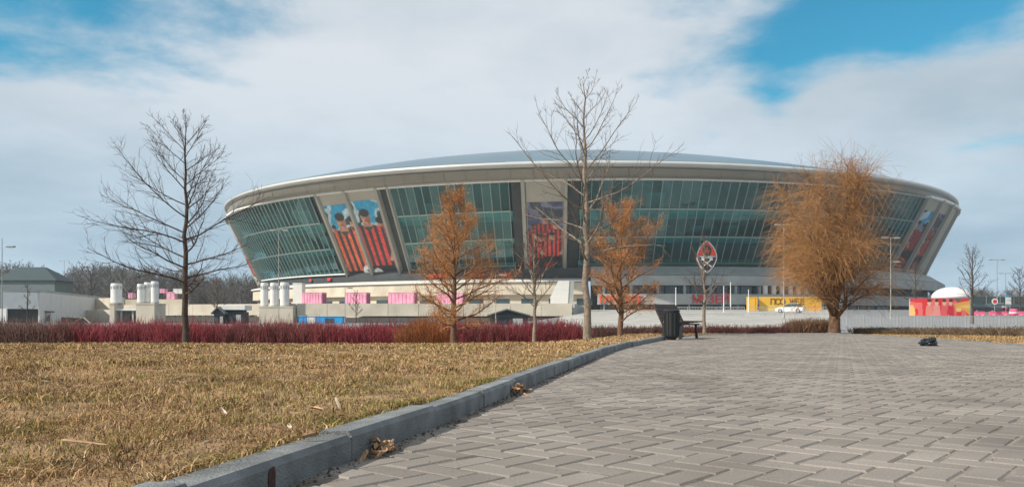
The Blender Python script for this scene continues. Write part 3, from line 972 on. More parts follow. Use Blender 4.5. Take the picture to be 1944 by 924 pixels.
for t in np.arange(277, 318, 2.0):
    p = ell(P_BASE, t, 4.9, 0)
    MB().cyl(p[0], p[1], 2.6, 4.45, 0.16, n=8).build('column', M_white, stadium)
# sunlit left hand front
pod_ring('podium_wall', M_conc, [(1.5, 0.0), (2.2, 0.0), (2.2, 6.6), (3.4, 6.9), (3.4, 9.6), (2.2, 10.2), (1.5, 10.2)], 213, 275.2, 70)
pod_ring('podium_coping', M_white, [(2.0, 10.2), (3.9, 9.75), (3.9, 10.1), (2.0, 10.6)], 213, 275.2, 70)
pod_ring('recess_wall', M_dark, [(0.0, 10.0), (0.0, 13.2)], 205, 275.6, 70, closed=False)  # shadow of the gap below the glass, put into the dark wall colour
pod_ring('glass_sill', M_white, [(0.0, 12.75), (0.7, 12.75), (0.7, 13.05), (0.0, 13.05)], 212, 240, 30)
for t in np.arange(216, 274, 3.4):
    pod_ring('window', M_winglass, [(2.2, 4.4), (2.32, 4.4), (2.32, 5.9), (2.2, 5.9)], t, t + 1.9, 3)
for t0, t1 in ((254.0, 257.0), (260.0, 262.0), (264.0, 265.5), (231.5, 232.1), (236, 236.7)):
    pod_ring('red_sign_strip', M_red, [(0.35, 11.4), (0.5, 11.4), (0.5, 12.1), (0.35, 12.1)], t0, t1, 4)

# ---- lettering and crest mounted on the podium front
def letters(name, label, text, m, size, t_mid, out_, z, spread, cat='sign', depth=0.12):
    root = thing(name, label, cat, ell(P_BASE, t_mid, out_, z))
    n_ = len(text)
    for i, ch_ in enumerate(text):
        if ch_ == ' ':
            continue
        t = t_mid + (i - (n_ - 1) / 2) * spread
        p = ell(P_BASE, t, out_, z); q = ell(P_BASE, t + 0.1, out_, z)
        cu = bpy.data.curves.new('letter', 'FONT')
        cu.body = ch_; cu.size = size; cu.extrude = depth; cu.align_x = 'CENTER'; cu.offset = 0.008 * size
        tmp = bpy.data.objects.new('letter_curve', cu)
        me = bpy.data.meshes.new_from_object(tmp)
        bpy.data.objects.remove(tmp); bpy.data.curves.remove(cu)
        rz = math.atan2(q[1] - p[1], q[0] - p[0])
        o_ = link('letter', me, m, root)
        o_.location = Vector(p) - root.location
        o_.rotation_euler = (math.pi / 2, 0, rz)
    return root
letters('fan_cafe_sign', 'orange letters FAN CAFE on pale fascia behind the smaller orange tree', 'FAN CAFE', M_orange, 2.5, 278.85, 6.2, 4.78, 0.62)
letters('museum_sign', 'red Cyrillic letters on shaded grey fascia below the crest', 'МУЗЕЙ', M_red, 2.6, 289.4, 6.2, 4.75, 0.86)

def crest(px, py, d, hw, hh):
    """almond shaped club crest: pale border, red upper half with flame, black lower half with crossed hammers"""
    root = thing('club_crest', 'almond shaped red, black and white crest hanging on the dark glass front', 'crest', at(px, py, d))
    n_ = 40
    def outline(k, v0=-1.0, v1=1.0):
        pts = []
        for i in range(n_ + 1):
            v = v0 + (v1 - v0) * i / n_
            w = max(0.0, 1 - abs(v) ** 1.75) ** 0.80
            pts.append((w, v))
        P_ = [(-w * hw * k, v * hh * k) for w, v in pts] + [(w * hw * k, v * hh * k) for w, v in reversed(pts)]
        out__ = []
        for p in P_:
            if not out__ or math.hypot(p[0] - out__[-1][0], p[1] - out__[-1][1]) > 1e-3:
                out__.append(p)
        if math.hypot(out__[0][0] - out__[-1][0], out__[0][1] - out__[-1][1]) < 1e-3:
            out__.pop()
        return out__
    M_o = mat('crest_red', (0.80, 0.07, 0.03), 0.5, var=0.05)
    MB().prism(outline(1.0), 0.0, 0.35).build('backing', M_white, root)
    MB().prism(outline(0.91, 0.02, 0.98), -0.06, 0.0).build('upper_field', M_o, root)
    MB().prism(outline(0.90, -0.98, -0.02), -0.06, 0.0).build('lower_field', M_black, root)
    circ = lambda cx_, cz_, r, k=24: [(cx_ + r * math.cos(2 * math.pi * i / k), cz_ + r * 1.25 * math.sin(2 * math.pi * i / k)) for i in range(k)]
    MB().prism(circ(0, hh * .36, hw * .44), -0.10, -0.06).build('dark_disc', M_black, root)
    MB().prism([(-.16 * hw, .16 * hh), (.16 * hw, .16 * hh), (.22 * hw, .34 * hh), (.06 * hw, .46 * hh), (.02 * hw, .62 * hh), (-.10 * hw, .48 * hh), (-.22 * hw, .34 * hh)], -0.14, -0.10).build('flame', M_o, root)
    MB().prism([(-.72 * hw, .04 * hh), (.72 * hw, .04 * hh), (.52 * hw, -.10 * hh), (-.52 * hw, -.10 * hh)], -0.12, -0.06).build('ribbon', mat('crest_ribbon', (0.45, 0.55, 0.58), 0.5, var=0.1), root)
    for s in (-1, 1):
        a = Vector((s * .42 * hw, -0.14, -.62 * hh)); b = Vector((-s * .40 * hw, -0.14, -.20 * hh))
        MB().bar(a, b, 0.13, 6).build('hammer_handle', M_white, root)
        MB().box(b.x - .3, b.x + .3, -0.34, -0.16, b.z - .1, b.z + .25).build('hammer_head', M_white, root)
crest(1342, 487, 171, 2.2, 3.5)

# ------------------------------------------------------------------ terrace and service buildings on the left
terr = thing('terrace', 'long beige concrete terrace wall in front of the stadium, left half', 'terrace')
def tz_poly(name, pts, z0, z1, m, parent):
    mb = MB(); mb.prism(pts, z0, z1, 'z'); return mb.build(name, m, parent)
tz_poly('deck', [(-74, 152), (-38, 141), (10.5, 140), (16, 181), (-4, 186), (-80, 214), (-90, 215)], 3.2, 3.62, M_conc, terr)
# parapet and wall in separate cast panels
def wall_run(x0, y0, x1, y1, z0, z1, m, name, parent, n_, th_=0.5, out_=0.0):
    a = Vector((x0, y0, 0)); b = Vector((x1, y1, 0)); d = (b - a).normalized(); nn = Vector((d.y, -d.x, 0))
    for i in range(n_):
        p = a + (b - a) * (i / n_) + d * 0.03; q = a + (b - a) * ((i + 1) / n_) - d * 0.03
        MB().loft([[(p + nn * (out_ + w)).to_tuple()[:2] + (z,) for w, z in ((0, z0), (th_, z0), (th_, z1), (0, z1))],
                   [(q + nn * (out_ + w)).to_tuple()[:2] + (z,) for w, z in ((0, z0), (th_, z0), (th_, z1), (0, z1))]]).build(name, m, parent)
wall_run(-73.6, 151.6, -38, 140.7, 1.75, 3.75, M_conc, 'parapet_panel', terr, 7, 0.5, 0.3)
wall_run(-37.8, 140.7, 10.5, 139.7, 1.55, 3.75, M_conc, 'parapet_panel', terr, 9, 0.5, 0.3)
wall_run(-73.6, 151.6, -38, 140.7, -0.6, 1.5, M_conc, 'lower_panel', terr, 7, 0.3, -1.2)
wall_run(-37.8, 140.7, 10.5, 139.7, -0.6, 1.3, M_conc, 'lower_panel', terr, 9, 0.3, -1.2)
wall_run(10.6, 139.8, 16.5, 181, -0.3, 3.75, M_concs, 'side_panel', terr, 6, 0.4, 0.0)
# stepped wall farther left
steps_wall = thing('stepped_wall', 'low beige wall stepping down behind the red hedge, left of the stadium', 'wall')
wall_run(-102, 172, -74.4, 153, 3.1, 5.2, M_conc, 'wall_panel', steps_wall, 5, 0.6, 0.0)
wall_run(-84.5, 154, -74.2, 149, -0.4, 2.8, M_conc, 'wall_panel', steps_wall, 3, 0.6, 0.0)

# pink containers in a row on the terrace
PINKL = ['pink container box on the terrace just right of the three white cylinders', 'second pink container box from the white cylinders on the terrace',
         'third pink container box on the terrace, left of the taller orange tree', 'pink container box on the terrace behind the taller orange tree trunk']
M_pinkshade = mat('pink_shaded_side', (0.26, 0.085, 0.15), 0.6, var=0.12, scale=1)  # darker pink: the shade on the right-hand ends is put into the colour
for i, (x0, x1, xs) in enumerate(((573, 613, 626), (655, 697, 708), (737, 788, 796), (829, 880, 888))):
    d = 147.0
    a, b = X(x0, d), X(x1, d)
    root = thing('container', PINKL[i], 'container', (a, d, 3.63), math.radians(-9), 'pink containers on the terrace')
    L_ = b - a; h_ = 2.25; w_ = 2.3
    mb = MB()
    mb.box(0, L_, 0, w_, 0.12, h_, 0.03)
    mb.build('body', M_pink, root)
    for k_ in range(7):
        q = L_ * (k_ + .5) / 7
        MB().box(q - L_ * .045, q + L_ * .045, -0.06, -0.002, 0.3, h_ - 0.2).build('rib', M_pink, root)
    MB().box(-0.04, L_ + 0.04, -0.05, w_ + 0.05, h_ + .003, h_ + 0.10).build('roof', M_white if i == 3 else M_pink, root)
    MB().box(L_ + 0.003, L_ + 0.06, 0.25, w_ - 0.25, 0.2, h_ - 0.15).build('shaded_end_door', M_pinkshade, root)
    MB().box(0.1, L_ - 0.1, 0.1, w_ - .1, 0, 0.117).build('skid', M_dark, root)

# ventilation cylinders on concrete blocks
def vent_cyl(px0, px1, ytop, ybot, d, label, group='white ventilation cylinders'):
    r = (X(px1, d) - X(px0, d)) / 2; x = (X(px0, d) + X(px1, d)) / 2
    z0 = Z(ybot, d); z1 = Z(ytop, d)
    root = thing('ventilation_cylinder', label, 'cylinder', (x, d, z0), 0, group)
    h_ = z1 - z0
    MB().lathe(0, 0, [(r, 0), (r, h_ * .93), (r * .985, h_ * .935), (r * .985, h_ * .955), (r, h_ * .96), (r * .9, h_)], 28).build('shell', M_white, root, smooth=False)
    for k_ in range(10):
        a = 2 * math.pi * (k_ + .5) / 10
        c = Vector((math.cos(a) * (r + .012), math.sin(a) * (r + .012), h_ * .80)); tdir = Vector((-math.sin(a), math.cos(a), 0))
        w_ = r * 0.16; hh_ = h_ * .07; nn = Vector((math.cos(a), math.sin(a), 0)) * .04
        MB().loft([[c - tdir * w_ - Vector((0, 0, hh_)) + q, c + tdir * w_ - Vector((0, 0, hh_)) + q, c + tdir * w_ + Vector((0, 0, hh_)) + q, c - tdir * w_ + Vector((0, 0, hh_)) + q] for q in (nn * 0.2, nn)]).build('louvre', M_concs, root)
    MB().lathe(0, 0, [(r * 1.05, 0), (r * 1.05, 0.15), (r * 1.003, 0.17)], 28).build('base_ring', M_concs, root)
def block(name, px0, px1, ytop, d, label, depth, rz=0.0, zb=-0.6, m=M_conc, cat='block'):
    x0, x1 = X(px0, d), X(px1, d); zt = Z(ytop, d)
    root = thing(name, label, cat, ((x0 + x1) / 2, d, zb), rz)
    w_ = (x1 - x0) / 2
    MB().box(-w_, w_, 0, depth, 0, zt - zb - .22, 0.02).build('plinth', m, root)
    MB().box(-w_ - .06, w_ + .06, -.06, depth + .06, zt - zb - .217, zt - zb, 0.02).build('capping', m, root)
    return root
D = 138.0
block('vent_block', 492, 556, 581, D, 'beige concrete block carrying three white cylinders', 3.4, 0.0)
vent_cyl(495, 509, 537, 581, D + 1.2, 'slim white cylinder, left one of the three under the stadium edge')
vent_cyl(513, 528, 537, 581, D + 1.2, 'slim white cylinder, middle one of the three under the stadium edge')
vent_cyl(532, 549, 536, 581, D + 1.2, 'slim white cylinder, right one of the three under the stadium edge')
D = 122.0
block('vent_block', 258, 293, 575, D, 'tall beige concrete block under the cluster of white cylinders', 4.0, 0.0)
for i, (a, b, l) in enumerate(((261, 275, 'left'), (274, 288, 'middle'), (287, 301, 'right'))):
    vent_cyl(a, b, (539, 536, 534)[i], 575, D + 1.3 + 0.6 * (i % 2), 'white cylinder on beige block left of the tall bare tree, %s one of its cluster' % l)
block('vent_block', 208, 217, 575, D, 'narrow beige concrete pier under the lone white cylinder at left', 3.0, 0.0)
vent_cyl(211, 231, 538, 576, D + 1.6, 'lone white cylinder with blue shaded side beside the long white building')
# small entrance between the piers
root = thing('service_entrance', 'flat roofed grey service entrance between two white cylinders at far left', 'entrance', (X(238, 123), 123, -0.5))
w_ = X(258, 123) - X(217, 123)
MB().box(-w_ / 2, w_ / 2 + .3, -0.6, 3, 2.75, 3.05, 0.03).build('roof', M_white, root)
MB().box(-w_ / 2 + .2, w_ / 2, 2.2, 2.5, 0, 2.74).build('back_wall', M_concs, root)
for q in (-w_ / 2 + .3, -0.5, w_ / 2 - .4):
    MB().box(q - .12, q + .12, -0.3, -0.06, 0, 2.74).build('pillar', M_concs, root)
MB().box(-0.3, 0.7, 2.1, 2.19, 0, 2.1).build('door', M_dark, root)
# white panelled wall near the left end of the glass
root = block('white_wall', 556, 573, 537, 170, 'short bright white wall beside the white cylinders', 3.0, 0, 3.5, M_white, 'wall')

# pale blocks stacked far left behind the white cylinders (red and white)
for i, (a, b, y0, y1, mm_, lab) in enumerate(((243, 251, 556, 566, M_pink, 'small pink box on the wall left of the cylinder cluster'),
                                       (303, 312, 548, 556, M_pink, 'small pink box highest up, right of the cylinder cluster'),
                                       (316, 331, 554, 569, M_pink, 'larger pink box right of the cylinder cluster'),
                                       (329, 346, 548, 557, M_white, 'white box partly behind the tall bare tree trunk'))):
    d = 158.0
    root = thing('storage_box', lab, 'box', (X(a, d), d, Z(y1, d)))
    w_ = X(b, d) - X(a, d); h_ = (y1 - y0) / F * d
    MB().box(0, w_, 0, 1.5, 0, h_ - .14, 0.03).build('body', mm_, root)
    MB().box(-.05, w_ + .05, -.05, 1.55, h_ - .137, h_, 0.02).build('lid', mm_, root)
    MB().box(w_ * .5 - .03, w_ * .5 + .03, -.04, -.003, .05, h_ - .2).build('seam', M_concs, root)
tag(MB().box(X(240, 158), X(352, 158), 157.5, 160, 2.0, Z(568, 158)).build('box_platform', M_conc), 'beige ledge carrying pink and white boxes behind the tall bare tree', 'ledge')

# kiosks behind the hedge
def kiosk(px0, px1, ytop, d, label, roofm, gable=True):
    x0, x1 = X(px0, d), X(px1, d); w_ = (x1 - x0); h_ = Z(ytop, d) + 0.4
    root = thing('kiosk', label, 'kiosk', (x0, d, -0.4))
    MB().box(0.1, w_ - .1, 0.1, 2.2, 0, h_ * .72).build('walls', M_dark, root)
    if gable:
        MB().prism([(-.15, h_ * .70), (w_ * .45, h_), (w_ + .15, h_ * .70), (w_ + .15, h_ * .76), (w_ * .45, h_ * 1.06), (-.15, h_ * .76)], -0.3, 2.5).build('roof', roofm, root)
        MB().prism([(.1, h_ * .722), (w_ - .1, h_ * .722), (w_ * .45, h_ * .985)], 0.12, 0.2).build('gable', M_dark, root)
    else:
        MB().box(-.2, w_ + .2, -.3, 2.5, h_ * .80, h_, 0.04).build('roof', roofm, root)
        MB().box(.3, w_ - .3, .3, 2.0, h_ * .722, h_ * .797).build('roof_beam', M_dark, root)
    MB().box(w_ * .15, w_ * .45, 0.04, 0.098, h_ * .2, h_ * .55).build('hatch', M_winglass, root)
    MB().box(w_ * .6, w_ * .85, 0.04, 0.098, 0.0, h_ * .6).build('door', M_concs, root)
M_hutroof = mat('hut_roof', (0.10, 0.12, 0.12), 0.6, var=0.2)
kiosk(928, 1004, 588, 75, 'dark gabled hut behind the red hedge left of the small bare tree', M_hutroof)
kiosk(404, 426, 584, 100, 'small dark gabled hut right of the tall bare tree', M_hutroof)
kiosk(425, 463, 579, 101, 'dark hut with flat white roof right of the tall bare tree', M_white, False)
# blue and white cabin
d = 118.0
root = thing('cabin', 'bright blue cabin with white middle panel above the red hedge', 'cabin', (X(567, d), d, -0.5))
w_ = X(650, d) - X(567, d); h_ = Z(600, d) + .5
MB().box(0, w_, 0, 2.4, 0.15, h_ - .1, 0.03).build('body', M_blue, root)
MB().box(-.06, w_ + .06, -.06, 2.46, h_ - .097, h_).build('roof', M_blue, root)
MB().box(w_ * .20, w_ * .38, -.05, -.003, 0.2, h_ - .15).build('white_panel', M_white, root)
MB().box(w_ * .60, w_ * .80, -.05, -.003, h_ * .45, h_ - .3).build('window', M_winglass, root)
MB().box(.1, w_ - .1, .1, 2.3, 0, .147).build('skid', M_dark, root)

# white slanted stair wall under the third poster
d = 150.0
root = thing('stair_wall', 'white slanted stair side wall below the dim poster', 'stair', (X(1045, d), d, 3.6))
w_ = X(1078, d) - X(1045, d); h_ = Z(533, d) - 3.6
MB().prism([(0, 0), (w_, 0), (w_ + .3, h_), (w_ * .45, h_), (0, h_ * .35)], 0, 0.35).build('panel', M_white, root)
MB().prism([(w_ + .02, 0), (w_ + 1.0, 0), (w_ + 1.2, h_), (w_ + .32, h_)], 0.1, 5).build('side', M_concs, root)
for k_ in range(6):
    MB().box(w_ * .1 + k_ * w_ * .14, w_ * .1 + (k_ + 1) * w_ * .14 - .02, 0.36, 3.0, 0, h_ * (.15 + .13 * k_)).build('step', M_concs, root)

# long white building at far left: sunlit gable end and shaded flank
bl = thing('white_warehouse', 'long low white warehouse at far left with dark bay under its lit end', 'building')
c = Vector((X(72, 128), 128, 0)); e = Vector((X(206, 168), 168, 0)); l = Vector((X(6, 126), 126, 0)); zt = Z(555, 128)
back = l + (e - c)
def quadwall(p, q, z0, z1, m, name, th_=0.3, off_=0.0):
    d = (q - p).normalized(); nn = Vector((d.y, -d.x, 0)) 
    return MB().loft([[(p + nn * (off_ + w)).to_tuple()[:2] + (z,) for w, z in ((0, z0), (th_, z0), (th_, z1), (0, z1))], [(q + nn * (off_ + w)).to_tuple()[:2] + (z,) for w, z in ((0, z0), (th_, z0), (th_, z1), (0, z1))]]).build(name, m, bl)
zm = Z(586, 128)
quadwall(l, c, zm, zt, M_white, 'end_wall')
quadwall(l, c, -0.5, zm - .01, M_dark, 'loading_bay', 0.2, -1.5)
quadwall(l + Vector((-.3, 0, 0)), l + Vector((.7, 0, 0)), -0.5, zm - .01, M_white, 'bay_pier', .3)
n_ = 8
for i in range(n_):
    p = c + (e - c) * (i / n_) + (e - c) * .0015; q = c + (e - c) * ((i + 1) / n_) - (e - c) * .0015
    quadwall(p, q, -0.5 if i in (0, 1, 7) else 1.35, zt + .05, M_white, 'flank_panel')
quadwall(c + (e - c) * .25, c + (e - c) * .88, -0.5, 1.33, M_winglass, 'low_window_strip', .1, -.4)
quadwall(c + (e - c) * .06, c + (e - c) * .11, 0.6, 2.0, M_winglass, 'window', .06, .302)
quadwall(c + (e - c) * .05, c + (e - c) * .12, 2.1, 2.3, M_dark, 'window_hood', .6, .302)
MB().prism([(l.x - .3, l.y - .3), (c.x + .3, c.y - .3), (e.x + .3, e.y), (back.x, back.y)], zt + .06, zt + .45, 'z').build('roof', M_concs, bl)

# ------------------------------------------------------------------ yellow hoarding, red hoarding, dome
def banner_panel(name, label, cat, px0, px1, y0, y1, d, img, rz=0.0, curve=0.0, depth=0.25, posts=3, zb=None):
    h, w = img.shape[:2]
    W = X(px1, d) - X(px0, d); z1 = Z(y0, d); z0 = Z(y1, d); H_ = z1 - z0
    root = thing(name, label, cat, (X(px0, d), d, z0), rz)
    xs = np.linspace(0, W, w); zs = np.linspace(H_, 0, h)
    XX, ZZ = np.meshgrid(xs, zs)
    YY = curve * ((XX / W - .65).clip(-1, 0)) ** 2 * W
    P = np.stack([XX, YY - 0.012, ZZ], -1).reshape(-1, 3)
    I = (np.arange(h - 1)[:, None] * w + np.arange(w - 1)[None]).ravel()
    link('print', np_mesh('print', P, [np.stack([I, I + w, I + w + 1, I + 1], 1)], colors=img.reshape(-1, 3)), M_print, root)
    mb = MB(); rings = []
    for x in np.linspace(0, W, 16):
        y = curve * (min(max(x / W - .65, -1), 0)) ** 2 * W
        rings.append([(x, y, 0), (x, y + depth, 0), (x, y + depth, H_), (x, y, H_)])
    mb.loft(rings); mb.build('board', M_concs, root)
    for k_ in range(posts):
        x = W * (k_ + .5) / posts
        y = curve * (min(max(x / W - .65, -1), 0)) ** 2 * W
        MB().box(x - .06, x + .06, y + depth + .01, y + depth + .13, -0.9, H_ * .95).build('post', M_pole, root)
    return root
w, h = 150, 40
img, U_, V_ = paint_canvas(w, h, (0.70, 0.40, 0.035))
p_ell(img, U_, V_, .20, 1.0, .12, .5, (0.72, 0.48, .06)); p_ell(img, U_, V_, .88, .72, .10, .24, (0.74, 0.33, .01))
p_poly(img, U_, V_, [(0.02, 1), (.25, .72), (.55, .78), (.7, 1)], (0.62, 0.47, 0.20))
yb = banner_panel('yellow_hoarding', 'long yellow hoarding with dark Cyrillic letters left of the willow', 'hoarding', 1441, 1560, 563, 594, 150, img)
for i, ch_ in enumerate('ПСО ЖЕЕ'):
    if ch_ == ' ': continue
    cu = bpy.data.curves.new('letter', 'FONT'); cu.body = ch_; cu.size = 1.55; cu.extrude = 0.02; cu.align_x = 'CENTER'; cu.offset = 0.012
    tmp = bpy.data.objects.new('letter_curve', cu); me = bpy.data.meshes.new_from_object(tmp)
    bpy.data.objects.remove(tmp); bpy.data.curves.remove(cu)
    o_ = link('letter', me, mat('brown_letters', (0.13, 0.06, 0.02), 0.6), yb); o_.location = (2.6 + i * 0.92, -0.05, 1.62); o_.rotation_euler = (math.pi / 2, 0, 0)
root = thing('yellow_kiosk', 'narrow yellow box standing at the left end of the yellow hoarding', 'kiosk', (X(1422, 149), 149, Z(594, 149)))
w_ = X(1438, 149) - X(1422, 149); h_ = Z(563, 149) - Z(594, 149)
MB().box(0, w_, 0, 1.6, 0, h_ - .15, .02).build('body', M_yellow, root)
MB().box(-.05, w_ + .05, -.05, 1.65, h_ - .147, h_).build('top', M_yellow, root)
MB().box(w_ * .72, w_ * .78, -.04, -.003, .1, h_ - .2).build('seam', M_orange, root)
# red hoarding with printed players
w, h = 120, 50
img, U_, V_ = paint_canvas(w, h, (0.55, 0.025, 0.035))
nz_ = vnoise(U_ * 14, V_ * 3, 1, 2); img[nz_ > .62] = (0.62, 0.13, 0.12)
for cx_, c_ in ((.30, (.60, .20, .16)), (.42, (.62, .24, .22)), (.55, (.60, .10, .10)), (.66, (.5, .02, .04))):
    p_poly(img, U_, V_, [(cx_ - .05, .3), (cx_ + .05, .3), (cx_ + .07, 1), (cx_ - .07, 1)], c_)
    p_ell(img, U_, V_, cx_, .2, .03, .12, (0.58, .36, .28)); p_ell(img, U_, V_, cx_, .10, .032, .07, (.06, .02, .02))
p_poly(img, U_, V_, [(.72, .22), (1, .10), (1, .72), (.9, .5), (.75, .45)], (0.62, .30, .07))
p_poly(img, U_, V_, [(.8, .35), (1, .25), (1, .45)], (0.66, .44, .10)); p_ell(img, U_, V_, .80, .48, .05, .09, (.66, .46, .16))
p_ell(img, U_, V_, .03, .62, .05, .35, (.70, .42, .14)); p_ell(img, U_, V_, .97, .8, .03, .08, (.7, .5, .2))
p_poly(img, U_, V_, [(.72, .02), (.84, .02), (.83, .14), (.74, .12)], (.10, .10, .11))
banner_panel('red_hoarding', 'curved red hoarding printed with players below the white dome', 'hoarding', 1734, 1841, 566, 611, 95, img, 0, 0.28, posts=4)
d = 108.0
root = thing('dome_tent', 'white domed tent rising behind the red hoarding', 'tent', (X(1806, d), d, Z(612, d)))
R_ = (X(1841, d) - X(1772, d)) / 2; zb = Z(566, d) - Z(612, d); ht = Z(545, d) - Z(566, d)
MB().lathe(0, 0, [(R_ * math.cos(a) ** .9 if a < 1.55 else .05, zb + ht * math.sin(a)) for a in np.linspace(0, math.pi / 2 - .01, 9)], 24).build('canopy', M_white, root, smooth=True)
MB().lathe(0, 0, [(R_ * .97, 0), (R_ * .97, zb - .01)], 24).build('skirt', M_white, root)
for k_ in range(8):
    a = 2 * math.pi * k_ / 8
    MB().bar((R_ * 1.0 * math.cos(a), R_ * 1.0 * math.sin(a), 0), (R_ * 1.0 * math.cos(a), R_ * 1.0 * math.sin(a), zb), .05, 6).build('pole', M_pole, root)

# ------------------------------------------------------------------ trees
def poly_branch(rng, p, d, L, n_, up, wob, r0, r1):
    P = [np.array(p, float)]; d = np.array(d, float); d /= np.linalg.norm(d)
    for i in range(n_):
        d = d + np.array([0, 0, up]) / n_ + rng.normal(0, wob, 3)
        d /= np.linalg.norm(d)
        P.append(P[-1] + d * L / n_)
    return np.array(P), np.linspace(r0, r1, n_ + 1)

def along(P, f):
    k = f * (len(P) - 1); i = min(int(k), len(P) - 2); t = k - i
    d = P[i + 1] - P[i]
    return P[i] * (1 - t) + P[i + 1] * t, d / (np.linalg.norm(d) + 1e-9)

def side_dir(rng, d, ang, upb=0.0, flat=0.6):
    r = rng.normal(0, 1, 3); r[2] *= flat
    r -= d * np.dot(r, d); r /= np.linalg.norm(r) + 1e-9
    v = d * math.cos(ang) + r * math.sin(ang) + np.array([0, 0, upb])
    return v / np.linalg.norm(v)

def grow(rng, H, r0, cb, n_limb, limb_len, elev, up=0.35, sub_n=9, twig_n=4, lean=(0, 0), trunk_wob=0.02, trunk_top=0.97, rmin=0.0045, limb_r=0.36, sub_ang=0.75, wob=0.10, droop=0.0, sub_len=0.42, twig_len=0.45):
    """returns trunk polylines, limb polylines and twig polylines"""
    n_ = 14
    P = [np.zeros(3)]
    for i in range(n_):
        f = (i + 1) / n_
        P.append(np.array([lean[0] * f * H + rng.normal(0, trunk_wob), lean[1] * f * H + rng.normal(0, trunk_wob), f * H * trunk_top]))
    P[0][2] = -0.35
    P = np.array(P)
    fr_h = np.linspace(0, 1, n_ + 1)
    R = r0 * (1 - fr_h) ** 0.85 + 0.008
    R[0] *= 1.35
    trunk = [(P, R)]
    limbs = []; twigs = []
    az = rng.uniform(0, 6.28)
    for i in range(n_limb):
        f = cb + (1 - cb) * (i + rng.uniform(-.3, .3)) / n_limb
        f = min(max(f, cb), 0.985)
        az += 2.4 + rng.normal(0, .35)
        p, d = along(P, f)
        rt = np.interp(f, fr_h, R)
        g = (f - cb) / (1 - cb)
        L = limb_len(g) * rng.uniform(0.72, 1.15)
        el = elev(g) + rng.normal(0, .10)
        dv = (math.cos(az) * math.cos(el), math.sin(az) * math.cos(el), math.sin(el))
        rl = min(rt * 0.62, limb_r * rt + 0.004, 0.012 + 0.014 * L)
        LP, LR = poly_branch(rng, p, dv, L, 7, up, wob, rl, max(rmin, rl * .22))
        limbs.append((LP, LR))
        ns = max(3, int(sub_n * (0.45 + 0.55 * L / limb_len(0.3))))
        for j in range(ns):
            ff = 0.16 + 0.84 * (j + rng.random()) / ns
            ff = min(ff, .985)
            q, dd = along(LP, ff)
            SL = L * sub_len * (1.15 - 0.75 * ff) * rng.uniform(.6, 1.3)
            SD = side_dir(rng, dd, sub_ang * rng.uniform(.6, 1.25), 0.18)
            rs = max(rmin, np.interp(ff, np.linspace(0, 1, 8), LR) * .6)
            SP, SRr = poly_branch(rng, q, SD, SL, 4, up * .6 - droop, wob * 1.1, rs, rmin * .8)
            twigs.append((SP, SRr))
            for k_ in range(twig_n):
                f3 = rng.uniform(.2, 1.0)
                q2, d2 = along(SP, f3)
                TL = SL * twig_len * rng.uniform(.5, 1.3)
                TD = side_dir(rng, d2, rng.uniform(.4, 1.0), 0.12)
                TP, TR = poly_branch(rng, q2, TD, TL, 3, up * .4 - droop, wob, rmin, rmin * .55)
                twigs.append((TP, TR))
    return trunk, limbs, twigs

def plant_tree(name, label, loc, geo, bark, twigm, group=None, leaves=None, sides=(9, 5, 3), rz=0.0):
    trunk, limbs, twigs = geo
    root = thing(name, label, 'tree', loc, rz, group)
    v, f = tubes(trunk, sides[0])
    link('trunk', np_mesh('trunk', v, [f], True), bark, root)
    v1, f1 = tubes(limbs, sides[1]); v2, f2 = tubes(twigs, sides[2])
    # crown: limbs in bark, twigs in twig colour
    me = np_mesh('crown', np.concatenate([v1, v2]), [np.concatenate([f1, f2 + len(v1)])], True)
    me.materials.append(bark); me.materials.append(twigm)
    mi = np.concatenate([np.zeros(len(f1), np.int32), np.ones(len(f2), np.int32)])
    me.polygons.foreach_set('material_index', mi)
    cr = link('crown', me, None, root)
    if leaves is not None:
        link('leaves', leaves, None, cr)
    return root

def gz_(px, d, side='lawn'):
    return float(lawn_z(X(px, d), d))
def twig_leaves(rng, twigs, per, size, m, rnd_=0.05):
    """small withered leaf faces along the twigs"""
    pts = []
    for P, R in twigs:
        for _ in range(per):
            q, d = along(P, rng.random())
            pts.append(q)
    C = np.array(pts) + rng.normal(0, rnd_, (len(pts), 3)); N = len(C)
    a = rng.normal(0, 1, (N, 3)); a /= np.linalg.norm(a, axis=1, keepdims=True)
    b = np.cross(a, rng.normal(0, 1, (N, 3))); b /= np.linalg.norm(b, axis=1, keepdims=True)
    s = size * rng.uniform(.5, 1.4, (N, 1))
    V = np.stack([C - a * s, C + b * s * .45, C + a * s, C - b * s * .45], 1).reshape(-1, 3)
    i = np.arange(N) * 4
    me = np_mesh('leaves', V, [np.stack([i, i + 1, i + 2, i + 3], 1)]); me.materials.append(m)
    return me

rg = np.random.default_rng(21)
d = 25.0
H_ = Z(225, d) - gz_(350, d)
plant_tree('bare_tree', 'tall bare tree with dark trunk standing alone on the left lawn', (X(352, d), d, gz_(352, d)),
           grow(rg, H_, 0.098, 0.24, 34, lambda g: 3.25 * (1 - g) ** .66 * (0.82 + .4 * min(g * 3, 1)) * .80 + .40, lambda g: 0.08 + 0.78 * g, up=.38, sub_n=15, twig_n=4, trunk_wob=.018),
           M_barkdark, M_twigdark)
rg = np.random.default_rng(33)
d = 24.0
H_ = Z(132, d) - gz_(1112, d)
plant_tree('bare_tree', 'tallest bare tree with pale grey trunk in front of the stadium', (X(1115, d), d, gz_(1112, d)),
           grow(rg, H_ - .1, 0.112, 0.30, 28, lambda g: 3.0 * (1 - g) ** .85 * (0.65 + .6 * min(g * 4, 1)) * .9 + .40, lambda g: 0.30 + 0.55 * g, up=.30, sub_n=10, twig_n=4, lean=(-.012, 0), trunk_wob=.03, sub_len=.34),
           M_barkgrey, M_twiggrey)
rg = np.random.default_rng(5)
d = 24.0
